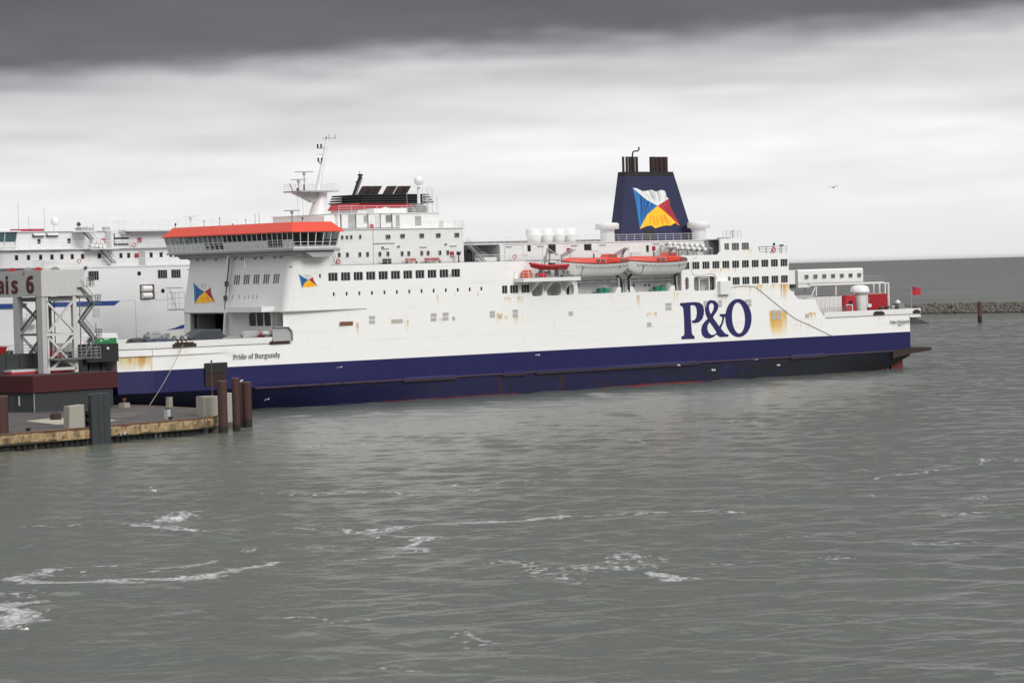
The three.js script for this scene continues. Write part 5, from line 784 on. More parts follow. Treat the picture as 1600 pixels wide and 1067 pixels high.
// ---------------------------------------------------------------- second ferry, moored beyond the first (same axes; its near side is z = -54)
{
  const f2 = thing('white_ferry', 'white ferry with a thin blue stripe moored behind, left of the orange bridge', 'ferry', null, SHIP, TURN);
  const Z = -54, white2 = mat(0.8, 0.8, 0.81, 0.45, { map: blotch }), blue2 = mat(0.02, 0.055, 0.22, 0.45), red2 = mat(0.35, 0.02, 0.04, 0.5);
  const half = [[8, 10], [20, 3], [32, 0], [170, 0]];
  const hz = (s, y) => Z - table(half, s) * (1 - 0.0 * y);
  const side = grid(40, 4, (u, v) => { const s = mix(8, 172, u), y = mix(-1, 22.2, v); return [s, y, hz(s, y) - (s < 32 ? (1 - v) * 2.2 * (1 - (s - 8) / 24) : 0)]; });
  const port = grid(40, 4, (u, v) => { const s = mix(8, 172, u), y = mix(-1, 22.2, v); return [s, y, -82 + table(half, s)]; });
  part('hull', [side, port, quad([172, -1, -54], [172, -1, -82], [172, 22.2, -82], [172, 22.2, -54]), quad([8, -1, -66.2], [8, -1, -72], [8, 22.2, -72], [8, 22.2, -64])], white2, f2);
  part('main_deck', flatSlab([...along(8, 172, 20, (s) => [s, hz(s, 22) + 0.12]), ...along(172, 8, 20, (s) => [s, -82.1 + table(half, s)])], 22.2, 22.45), white2, f2);
  part('keel_band', grid(40, 1, (u, v) => { const s = mix(30, 172, u); return [s, mix(-1, 3.4, v), hz(s, 0) + 0.03]; }), blue2, f2);
  const px = (y) => Z + 0.04;
  part('blue_stripe', slab([[33, 15.9], [36.3, 15.88], [37.5, 16.62], [33, 16.65]], Z + 0.005, Z + 0.04), blue2, f2);
  part('blue_stripe', grid(24, 1, (u, v) => { const s = mix(10, 33, u), y = mix(15.92, 16.68, v); return [s, y, hz(s, y) - (s < 32 ? (1 - (y + 1) / 23.2) * 2.2 * (1 - (s - 8) / 24) : 0) + 0.06]; }), blue2, f2);
  part('bow_swoosh', slab([[46.64,11.48], [48.11,11.71], [49.59,12.17], [60, 13.6], [60, 12.6], [49.56,11.56], [48.1,11.47]], Z + 0.005, Z + 0.04), blue2, f2);
  // superstructure in two set-back tiers
  part('lower_tier', [bx(14, 168, 22.4, 25.35, -80, -56), bx(14, 168, 25.3, 25.45, -80.4, -55.3)], white2, f2);
  part('upper_tier', [bx(16, 100, 25.45, 28.3, -78, -58), bx(16, 60, 28.3, 28.42, -78.4, -57.6), bx(37.5, 52, 25.45, 28.3, -58, -56.2)], white2, f2);
  part('canopy', [bx(39, 62, 28.1, 28.4, -62, -54.2), slab([[39, 28.1], [39.3, 28.1], [39.3, 27.6]], -60, -54.6)], white2, f2, 'overhanging deck canopy');
  part('bulkhead', bx(41, 52.5, 25.5, 28.1, -56.2, -56.1), white2, f2);
  const win = (s0, s1, y0, y1, n, z, m = glass) => { const w = s1 - s0, h = y1 - y0, o = part('window', [bx(-w / 2 - 0.05, w / 2 + 0.05, -h / 2 - 0.05, h / 2 + 0.05, -0.02, 0.03), ...[...Array(n - 1)].map((_, i) => bx(-w / 2 + w * (i + 1) / n - 0.05, -w / 2 + w * (i + 1) / n + 0.05, -h / 2, h / 2, 0, 0.1))], midGrey, f2); o.position.set((s0 + s1) / 2, (y0 + y1) / 2, z); for (let i = 0; i < n; i++) block('pane', -w / 2 + w * i / n + 0.05, -w / 2 + w * (i + 1) / n - 0.05, -h / 2, h / 2, 0.02, 0.07, m, o); };
  for (const s of [19.05, 21.3, 23.6, 25.75, 27.65, 29.65, 31.65, 34.9, 39.16, 40.7, 45.2, 47.2, 49.2]) win(s - 0.28, s + 0.28, 23.75, 24.5, 1, -56);
  for (const s of [19.5, 24.63, 30.38]) win(s - 0.28, s + 0.28, 26.4, 27.1, 1, -58);
  for (const q of [[31.53,21.6, 33.34,20.22], [45.12,21.52, 46.91,20.19], [47.83,21.52, 49.63,20.21]]) win(q[0], q[2], q[3], q[1], 4, Z);
  win(25.6, 28, 17.4, 18.1, 4, Z - 0.6); win(21.4, 22.6, 19.9, 21.2, 3, Z - 1.6);
  for (const [s, y] of [[41.34,21.06], [45.99,18.04]]) part('porthole', new THREE.CylinderGeometry(0.36, 0.36, 0.06, 20).rotateX(Math.PI / 2).translate(s, y, Z + 0.03), glass, f2);
  part('door', [bx(42.65, 43.97, 22.45, 24.8, -56, -55.93)], greyPaint, f2);
  { const q = [41.39,19.19, 44.3,16.67]; part('raft_recess', [bx(q[0], q[2], q[3], q[1], Z, Z + 0.03)], mat(0.09, 0.075, 0.07, 0.8), f2); for (const t of [0.28, 0.74]) part('raft_drum', [new THREE.CylinderGeometry(0.5, 0.5, 1.8, 16).rotateZ(Math.PI / 2).translate(q[0] + 1.15, mix(q[1], q[3], t), Z + 0.3), new THREE.TorusGeometry(0.5, 0.04, 6, 16).rotateY(Math.PI / 2).translate(q[0] + 1.15, mix(q[1], q[3], t), Z + 0.3)], whitePlain, f2); }
  part('hull_hatch', bx(32.18, 33.41, 14.1, 15.6, Z, Z + 0.04), mat(0.56, 0.53, 0.51, 0.6), f2); part('hull_hatch', bx(20.2, 22.6, 13.2, 15.1, Z - 1.4, Z - 1.2), mat(0.6, 0.6, 0.59, 0.6), f2);
  part('shell_seam', [bx(40.4, 40.46, 3, 16.6, Z, Z + 0.03), bx(38, 40.4, 16.6, 16.66, Z, Z + 0.03), bx(44.4, 48, 16.55, 16.61, Z, Z + 0.03), bx(44.4, 44.46, 16.55, 17.9, Z, Z + 0.03)], greyPaint, f2);
  part('railing', railing([[15, 22.45, -54.2 - 7], [22, 22.45, -56], [34, 22.45, -54.1], [52, 22.45, -54.1], [66, 22.45, -54.1]], 1.15, 2.2, 0.03), whitePlain, f2);
  part('railing', railing([[17, 25.45, -55.4], [36, 25.45, -55.4], [62, 25.45, -55.4]], 1.15, 2.2, 0.03), whitePlain, f2);
  part('railing', railing([[34, 28.42, -57.7], [39, 28.42, -57.7], [39, 28.42, -54.4], [62, 28.42, -54.4]], 1.5, 1.8, 0.03, 4), whitePlain, f2);
  part('outside_stair', [...[0, 0.9].map((d) => beam([31.57,28.12, -55.4 + d], [37.11,22.87, -55.4 + d], 0.12, 0.3)), ...[...Array(14)].map((_, i) => { const t = (i + 0.5) / 14, a = [31.57,28.12], b = [37.11,22.87]; return bx(mix(a[0], b[0], t) - 0.2, mix(a[0], b[0], t) + 0.2, mix(a[1], b[1], t), mix(a[1], b[1], t) + 0.05, -55.4, -54.5); }), ...[0, 0.9].map((d) => rod([31.6,29.01, -55.4 + d], [37.14,23.76, -55.4 + d], 0.035))], galv, f2);
  part('stair_landing', bx(31, 33.6, 28.1, 28.3, -57.8, -54.4), white2, f2); part('stair_landing', bx(32, 37.5, 25.2, 25.4, -56, -53.9), white2, f2);
  for (let i = 0; i < 7; i++) part('raft_canister', new THREE.CylinderGeometry(0.36, 0.36, 1.2, 12).rotateX(Math.PI / 2).translate(32.6 + (i % 4) * 0.75 + (i > 3 ? 0.35 : 0), 25.9 + (i > 3 ? 0.62 : 0) - (i % 4) * 0.05, -54.8), whitePlain, f2);
  for (const [a, b] of [[23.36, 25.53], [25.98, 28.17]]) { part('vent_hood', beam([(a + b) / 2, 28.15, -57.95], [(a + b) / 2, 27.7, -57.2], b - a, 0.08), white2, f2); part('vent_gap', bx(a, b, 27.5, 27.68, -58, -57.7), black, f2); }
  { const q = [37.99,27.86, 40.88,25.82]; part('louvre_frame', bx(q[0], q[2], q[3], q[1], -56.2, -56.08), black, f2); for (let i = 0; i < 2; i++) for (let j = 0; j < 2; j++) { const w = (q[2] - q[0]) / 2, h = (q[1] - q[3]) / 2; part('louvre', bx(q[0] + w * i + 0.06, q[0] + w * (i + 1) - 0.02, q[3] + h * j + h * 0.3, q[3] + h * (j + 1), -56.08, -55.8), white2, f2); } }
  for (const [s, y, z] of [[36.91,26.68, -57.9], [42.95,26.69, -56], [42.19,24.09, -55.9], [18.1,25.95, -55.5]]) part('fire_box', bx(s - 0.33, s + 0.33, y - 0.35, y + 0.35, z, z + 0.2), red2, f2);
  for (const [s, y, z] of [[41.36,25.89, -55.2], [29.69,23.32, -54]]) part('life_buoy', new THREE.TorusGeometry(0.33, 0.08, 8, 18).translate(s, y, z), mat(0.55, 0.25, 0.2, 0.6), f2);
  for (const s of [20, 26.5, 32.4]) part('wall_lamp', bx(s - 0.9, s + 0.9, 25.0, 25.1, -56, -55.8), greyPaint, f2);
  part('scupper', new THREE.SphereGeometry(0.28, 10, 8).translate(30.86,22.21, -53.9), darkGrey, f2);
  // bridge wing and roof gear
  part('bridge_wing', [flatSlab([[11, -49.5], [15.2, -49.5], [15.2, -60], [11, -60]], 25.6, 25.9), flatSlab([[10.4, -49], [15.8, -49], [15.8, -60], [10.4, -60]], 28.15, 28.4), flatSlab([[11.2, -50], [14.4, -50], [14.4, -60], [11.2, -60]], 28.4, 28.75), ...[[11, -49.6], [13, -49.6], [15, -49.6], [15, -52], [15, -55], [15, -58]].map(([s, z]) => beam([s, 25.9, z], [s + (s === 15 ? 0.3 : 0), 28.2, z + 0.3], 0.12)), bx(11, 15, 25.9, 26.6, -49.75, -49.6), bx(14.9, 15.05, 25.9, 26.6, -60, -49.6)], white2, f2);
  part('wing_pane', quad([11, 26.6, -49.6], [15, 26.6, -49.6], [15.3, 28.15, -49.3], [11, 28.15, -49.3]), mat(0.06, 0.13, 0.14, 0.1), f2); part('wing_pane', quad([15, 26.6, -49.6], [15, 26.6, -59], [15.3, 28.15, -59], [15.3, 28.15, -49.3]), mat(0.06, 0.13, 0.14, 0.1), f2);
  for (const [a, b] of [[50, 135], [148, 226], [238, 342]]) part('red_locker', bx(19.9 + a * 0.02375, 19.9 + b * 0.02375, 28.42, 28.88, -64, -61.8), red2, f2);
  part('radome', [new THREE.SphereGeometry(0.72, 18, 14).translate(32.84, 30.2, -66), vcyl(32.84, 28.4, 29.6, -66, 0.22, 0.3, 12)], whitePlain, f2);
  part('searchlight', [vcyl(36.0, 28.42, 29.2, -64, 0.1, 0.1, 8), new THREE.CylinderGeometry(0.35, 0.3, 0.5, 12).rotateZ(0.8).translate(36.2, 29.6, -64)], darkGrey, f2);
  for (const [s, h] of [[24.5, 33.2], [29.5, 32.4], [26.5, 31], [20.5, 31]]) part('whip_aerial', rod([s, 28.4, -64], [s, h, -64], 0.035), greyPaint, f2);
  part('signal_mast', [rod([19.6, 28.4, -66], [19.6, 36, -66], 0.06), rod([17.4, 34.6, -66], [20.8, 34.6, -66], 0.05), rod([18.4, 28.4, -66], [19.6, 33, -66], 0.04)], greyPaint, f2);
  part('deck_gear', [bx(34.2, 36.4, 28.42, 29.0, -62, -60), rod([36.5, 28.4, -60], [36.5, 29.6, -60], 0.08), bx(38.2, 39.2, 28.5, 29, -60, -59)], greyPaint, f2);
  // raked funnel top with black fins and red band, above the first ferry's deckhouse
  const fu = part('funnel', slab([[93, 22], [112, 22], [111, 31.9], [109, 32.2], [94.2, 31.6]], -70, -62), white2, f2, 'low white funnel with red band, black fins and slanting pipes');
  part('red_band', slab([[93.6, 31.6], [109.2, 32.1], [109.6, 32.65], [94.5, 32.75]], -70.3, -61.8), redPaint, fu);
  for (let i = 0; i < 4; i++) part('fin', slab(rrect(94.5 + i * 0.25, 111.6 - i * 0.35, 32.75 + i * 0.45, 33.03 + i * 0.45, 0.1, 2), -71, -61.4), black, fu);
  part('fin_core', bx(96, 110, 32.6, 34.3, -69, -62.6), black, fu);
  for (const [a, w] of [[97.6, 0.85], [99.2, 1.0], [100.4, 1.0], [103.4, 1.5], [106, 0.95], [107.3, 0.95]]) part('slanting_pipe', slab([[a, 34.2], [a + w, 34.2], [a + w + 1.35, 36.0], [a + 1.35, 36.0]], -66.6, -65.4), brownIron, fu);
  part('slanting_pole', [beam([96.4, 34.2, -66], [98.3, 38.1, -66], 0.42), beam([97.0, 34.2, -66], [98.6, 37.6, -66], 0.12), bx(97.7, 98.6, 37.9, 38.2, -66.2, -65.8), rod([98.1, 38, -66], [98, 38.7, -66], 0.06), bx(97.2, 97.8, 36.6, 36.9, -66.2, -65.8)], black, fu);
}

// ---------------------------------------------------------------- the quay and the berth gantry
{
  // quay head: concrete deck with a stained edge beam on a dark, weed-covered foot
  const Q = [[-110, -276], [-38.9, -369.5], [-38.2, -378], [-42.4, -392.9], [-51.7, -407], [-57, -413], [-85, -425], [-130, -395], [-140, -300]];
  const concrete = tex(512, 512, (i, j) => { const n = fbm(i / 60, j / 60, 3, 5), m = fbm(i / 9, j / 9, 7, 3), v = 0.275 + 0.17 * (n - 0.5) + 0.09 * (m - 0.5); return [v * 1.06, v, v * 0.99]; }, true);
  const deckMat = new THREE.MeshStandardMaterial({ map: concrete, roughness: 0.9 }); concrete.repeat.set(0.06, 0.06);
  const q = thing('quay', 'low concrete quay head with a rust-stained edge beam', 'quay');
  part('deck', flatSlab(Q, 1.9, 2.15), deckMat, q);
  part('foot', flatSlab(Q.map(([x, z]) => [(x + 75) * 0.985 - 75, (z + 360) * 0.985 - 360]), -2, 1.2), mat(0.02, 0.022, 0.02, 0.9, { map: blotch }), q);
  // stained edge: rust runs and weed over pale concrete
  const W = 2048, H2 = 64, c = document.createElement('canvas'); c.width = W; c.height = H2; const x = c.getContext('2d');
  x.fillStyle = 'rgb(168,146,112)'; x.fillRect(0, 0, W, H2);
  for (let i = 0; i < 1500; i++) { const a = rnd(), s = rr(0, W), w = rr(2, 26), y = rr(-10, 50), h = rr(6, 50); x.fillStyle = a < 0.4 ? `rgba(112,62,34,${rr(0.06, 0.3)})` : a < 0.65 ? `rgba(190,168,124,${rr(0.08, 0.3)})` : a < 0.85 ? `rgba(84,84,52,${rr(0.05, 0.25)})` : `rgba(52,40,32,${rr(0.1, 0.4)})`; x.fillRect(s, y, w * (a < 0.4 ? 0.4 : 1), h); }
  x.fillStyle = 'rgba(70,42,34,0.75)'; for (let s = 0; s < W; s += 6) x.fillRect(s, 0, 6, 6 + 8 * vnoise(s * 0.03, 1) + 3 * hash(s, 2, 2));
  for (let s = 0; s < W; s += 4) { x.fillStyle = 'rgba(34,36,26,0.8)'; const h = 3 + 12 * vnoise(s * 0.02, 5); x.fillRect(s, H2 - h, 4, h); }
  const et = new THREE.CanvasTexture(c); et.colorSpace = THREE.SRGBColorSpace; et.wrapS = THREE.RepeatWrapping; et.repeat.set(1 / 90, 1);
  const edgeMat = new THREE.MeshStandardMaterial({ map: et, roughness: 0.85 });
  for (let i = 0; i < 5; i++) { const [ax, az] = Q[i], [bx2, bz] = Q[i + 1], L = Math.hypot(bx2 - ax, bz - az), nx = -(bz - az) / L, nz = (bx2 - ax) / L; const g = quad([ax + nx * 0.25, 0.72, az + nz * 0.25], [bx2 + nx * 0.25, 0.72, bz + nz * 0.25], [bx2 + nx * 0.25, 2.19, bz + nz * 0.25], [ax + nx * 0.25, 2.19, az + nz * 0.25]); const u = g.attributes.uv; for (let k = 0; k < 6; k++) u.setX(k, u.getX(k) * L + i * 31);
    const top = quad([ax + nx * 0.25, 2.19, az + nz * 0.25], [bx2 + nx * 0.25, 2.19, bz + nz * 0.25], [bx2 - nx * 0.3, 2.19, bz - nz * 0.3], [ax - nx * 0.3, 2.19, az - nz * 0.3]), low = quad([ax + nx * 0.25, 0.72, az + nz * 0.25], [ax - nx * 0.6, 0.72, az - nz * 0.6], [bx2 - nx * 0.6, 0.72, bz - nz * 0.6], [bx2 + nx * 0.25, 0.72, bz + nz * 0.25]);
    part('edge_beam', [g, top, low], edgeMat, q); }
  const pileTone = [mat(0.016, 0.017, 0.014, 0.95), mat(0.07, 0.068, 0.06, 0.95)];
  { const [ax, az] = [-62, -339], dx = 0.6054, dz = -0.7959; for (let k = 0; k < 38; k++) { const t = k * 0.97 - 3; part('foot_pile', vcyl(ax + dx * t - 0.35 + 0.2 * hash(k, 1, 1), -1, 0.8, az + dz * t - 0.2, 0.16 + 0.1 * hash(k, 2, 2), undefined, 8), pileTone[hash(k, 3, 1) < 0.75 ? 0 : 1], q); } }
  part('pale_pad', flatSlab([[-63.17,-371.88], [-60.36,-378.84], [-57.65,-374.84], [-55.62,-361.52], [-57.53,-360.92]], 2.14, 2.17), mat(0.42, 0.39, 0.31, 0.9, { map: blotch }), q);
  part('pale_pad', flatSlab([[-52.09,-364.5], [-52.31,-370.35], [-50.9,-367.96], [-51.45,-364.17]], 2.14, 2.17), mat(0.42, 0.39, 0.31, 0.9, { map: blotch }), q);
  for (const [a, b, d, e] of [[-54.44,-385.53, -49.37,-388.2], [-53.43,-378.37, -50.12,-380.07]]) part('deck_stain', flatSlab([[a, b], [d, e], [d + 0.4, e + 0.9], [a + 0.4, b + 1.2]], 2.14, 2.16), mat(0.2, 0.19, 0.18, 0.9, { map: blotch }), q);
  part('ladder', [...[0, 0.5].map((d) => rod([-39.9 + d * 0.6 + 0.35, -0.5, -367.6 - d * 0.8 + 0.3], [-39.9 + d * 0.6 + 0.35, 2.2, -367.6 - d * 0.8 + 0.3], 0.05)), ...[...Array(7)].map((_, i) => rod([-39.55, -0.1 + i * 0.33, -367.3], [-39.25, -0.1 + i * 0.33, -367.7], 0.035))], darkGrey, q);
}
const qTurn = Math.atan2(0.7959, 0.6054);                          // the quay runs along this heading
const paleConcrete = mat(0.36, 0.34, 0.29, 0.9, { map: blotch }), weedy = mat(0.10, 0.095, 0.075, 0.9, { map: blotch });
{
  const f = thing('fender_panel', 'tall dark slate fender panel on the quay edge, against a pale concrete block', 'fender');
  part('panel', new THREE.ExtrudeGeometry(shape2(rrect(-1.4, 1.4, -2, 6.2, 0.2, 3)), { depth: 0.7, bevelEnabled: true, bevelSize: 0.05, bevelThickness: 0.05, bevelSegments: 1 }).translate(0, 0, 0.5), mat(0.035, 0.04, 0.045, 0.55, { map: blotch }), f);
  for (const xx of [-0.45, 0.45]) part('panel_joint', bx(xx - 0.02, xx + 0.02, -1, 6.2, 1.24, 1.27), black, f);
  for (let i = 0; i < 8; i++) part('rubber_arm', new THREE.CylinderGeometry(0.3, 0.34, 0.9, 12).rotateX(Math.PI / 2).translate(i % 2 ? -1.45 : -1.1, 0.8 + i * 0.45, 0.15), black, f);
  f.position.set(-51.5, 0, -353.4); f.rotation.y = qTurn - 0.12;
  const b = thing('concrete_block', 'pale concrete block beside the dark fender panel on the quay', 'block', 'concrete buttress blocks on the quay');
  part('block', new THREE.ExtrudeGeometry(shape2([[-1.1, 0], [0.9, 0], [0.9, 2.75], [-1.0, 2.6]]), { depth: 1.6, bevelEnabled: true, bevelSize: 0.05, bevelThickness: 0.05, bevelSegments: 1 }).translate(0, 0, -0.8), paleConcrete, b); part('plate', bx(0.92, 1.1, 0.1, 2.6, -0.7, 0.8), black, b);
  b.position.set(-53.75, 2.15, -351.7); b.rotation.y = qTurn - 0.35;
}
function pile(pxX, X, Z, top, r, label, m = mat(0.065, 0.026, 0.022, 0.75, { map: blotch })) {
  const p = thing('mooring_pile', label, 'pile', 'brown steel piles along the quay');
  part('shaft', vcyl(0, -3, top, 0, r, r, 20), m, p); part('rim', new THREE.TorusGeometry(r - 0.04, 0.06, 6, 20).rotateX(Math.PI / 2).translate(0, top, 0), mat(0.14, 0.09, 0.07, 0.8), p); part('cap', vcyl(0, top - 0.3, top - 0.1, 0, r - 0.06, r - 0.06, 16), black, p); part('weed', vcyl(0, -1, 0.9, 0, r + 0.02, r + 0.02, 20), mat(0.02, 0.022, 0.015, 0.9), p);
  p.position.set(X, 0, Z); return p;
}
pile(0, -37.44,-369.75, 6.7, 0.62, 'near left brown pile at the tip of the quay, against the concrete block');
pile(0, -36.03,-372.91, 6.9, 0.5, 'slim middle brown pile, tallest of those at the quay tip');
pile(0, -35.6,-384.69, 5.9, 0.55, 'rightmost brown pile at the quay tip, standing in open water');
pile(0, -36.4,-385.09, 5.9, 0.42, 'brown pile half hidden between the middle and the rightmost pile');
pile(0, -61.06,-342.06, 6.6, 0.9, 'brown pile cut by the left edge of the view, in front of the quay');
for (const [q, w, h, d, l, bot] of [[[-39.15,-372.49], 2.2, 4.6, 2.4, 'big pale concrete block at the tip of the quay', -2], [[-37.64,-381.62], 0.9, 4.6, 1.5, 'narrow rust-stained concrete block between the first two piles at the quay tip', -2], [[-36.65,-387.3], 0.9, 3.6, 1.5, 'weed-stained concrete block behind the middle pile at the quay tip', -2]]) {
  const b = thing('concrete_block', l, 'block', 'concrete buttress blocks on the quay');
  part('block', new THREE.ExtrudeGeometry(shape2(rect(-w / 2, w / 2, bot, h)), { depth: d, bevelEnabled: true, bevelSize: 0.06, bevelThickness: 0.06, bevelSegments: 1 }).translate(0, 0, -d), paleConcrete, b);
  part('weed_band', bx(-w / 2 - 0.08, w / 2 + 0.08, -1, 0.8, -d - 0.08, 0.08), weedy, b);
  b.position.set(q[0], 0, q[1]); b.rotation.y = 0.5;
}
// bollards, cleats and small posts on the quay
function onQuay(o, x, z, turn = qTurn) { o.position.set(x, 2.16, z); o.rotation.y = turn; return o; }
{
  const b = onQuay(thing('bollard', 'dark double-horned bollard on the pale pad of the quay', 'bollard', 'bollards on the quay'), -59.56,-373.52);
  part('post', lathe([[0.75, 0], [0.7, 0.75], [0.62, 0.8], [0, 0.82]], 0, 0, 0, 18), brownIron, b); part('horn', [vcyl(-0.22, 0.8, 1.15, 0, 0.1, 0.13, 10), vcyl(0.22, 0.8, 1.1, 0, 0.1, 0.13, 10)], darkGrey, b);
  const r = onQuay(thing('bollard', 'rusty bollard on a small concrete plinth near the red-topped building', 'bollard', 'bollards on the quay'), -54.64,-403.52);
  part('plinth', bx(-0.55, 0.55, 0, 0.65, -0.55, 0.55), paleConcrete, r); part('head', lathe([[0.2, 0.65], [0.18, 0.95], [0.32, 1.1], [0.28, 1.25], [0, 1.3]], 0, 0, 0, 14), rust, r);
  const g = onQuay(thing('service_post', 'squat grey service post standing on the far side of the quay', 'post', 'grey service posts on the quay'), -47.99,-400.7);
  part('body', bx(-0.35, 0.35, 0, 1.35, -0.3, 0.3), paleConcrete, g); part('lid', bx(-0.4, 0.4, 1.35, 1.42, -0.34, 0.34), midGrey, g); part('door', bx(-0.2, 0.2, 0.2, 1.1, 0.3, 0.33), midGrey, g);
  const h = onQuay(thing('service_post', 'pale square service post with a dark cap near the quay edge', 'post', 'grey service posts on the quay'), -44.27,-367.14);
  part('body', bx(-0.3, 0.3, 0, 1.2, -0.3, 0.3), mat(0.4, 0.41, 0.42, 0.6), h); part('cap', bx(-0.2, 0.2, 1.2, 1.4, -0.2, 0.2), darkGrey, h);
  for (const [x, z, l] of [[-43.66,-365.17, 'small black cleat at the foot of the pale service post'], [-58.61,-346.58, 'small black cleat on the quay edge near the left pile'], [-58.51,-378.06, 'small black cleat beside the concrete block on the quay']]) {
    const k = onQuay(thing('cleat', l, 'cleat', 'black cleats on the quay'), x, z); part('base', bx(-0.2, 0.2, 0, 0.25, -0.15, 0.15), black, k); part('arm', rod([-0.42, 0.3, 0], [0.42, 0.3, 0], 0.09), black, k);
  }
  const p = thing('lamp_post', 'thin rusty marker post on the big concrete block at the quay tip', 'post'); { const [qx, qz] = [-39.2,-374.38]; p.position.set(qx, 4.55, qz); };
  part('pole', vcyl(0, 0, 4.4, 0, 0.07, 0.05, 8), rust, p); part('head', lathe([[0.02, 4.4], [0.13, 4.45], [0.12, 4.7], [0, 4.78]], 0, 0, 0, 10), darkGrey, p);
  const w = onQuay(thing('guard_rail', 'galvanised guard rail beside the dark red building', 'railing'), -61.39,-402.46);
  part('frame', [...railing([[-1.6, 0, 0], [1.6, 0, 0]], 1.7, 0.8, 0.04, 1), rod([-1.6, 0.15, 0], [1.6, 0.15, 0], 0.035)], galv, w);
}
// terminal building with a dark red corrugated band
{
  const P0 = [-66.03, -395.75], b = thing('terminal_building', 'low dark grey shed with a wide dark red corrugated band', 'building');
  b.position.set(P0[0], 2.15, P0[1]); b.rotation.y = Math.atan2(12.33, 9.87);          // its long side runs along +x from the corner
  const red = mat(0.065, 0.012, 0.015, 0.6), grey = mat(0.04, 0.045, 0.047, 0.6);
  part('wall', bx(0.35, 15.2, 0, 2.8, -14, -0.35), grey, b); part('band', bx(0, 15.9, 2.7, 4.95, -14.5, 0), red, b); part('roof', bx(0.05, 15.85, 4.95, 5.03, -14.4, -0.05), mat(0.05, 0.02, 0.022, 0.8), b);
  const ribR = new THREE.BoxGeometry(0.16, 2.2, 0.05), ribG = new THREE.BoxGeometry(0.14, 2.7, 0.05);
  for (let i = 0; i < 40; i++) { const r = part('band_rib', ribR, red, b); r.position.set(0.25 + i * 0.395, 3.83, 0.02); }
  for (let i = 0; i < 37; i++) { const r = part('band_rib', ribR, red, b); r.position.set(-0.02, 3.83, -0.25 - i * 0.395); r.rotation.y = Math.PI / 2; }
  for (let i = 0; i < 36; i++) { const r = part('wall_rib', ribG, grey, b); r.position.set(0.6 + i * 0.41, 1.37, -0.34); }
  part('door', bx(0.3, 0.36, 0.1, 2.1, -5.4, -4.4), darkGrey, b); part('door_plate', bx(0.24, 0.3, 0.9, 2.2, -3.4, -3.2), whitePlain, b); part('corner_post', bx(0.28, 0.42, 0, 2.7, -0.4, -0.28), galv, b);
  part('end_ladder', [...[0, 0.5].map((d) => rod([15.5, 0, -1 - d], [15.5, 4.6, -1 - d], 0.04)), ...[...Array(12)].map((_, i) => rod([15.5, 0.3 + i * 0.37, -1.5], [15.5, 0.3 + i * 0.37, -1], 0.03))], galv, b);
}
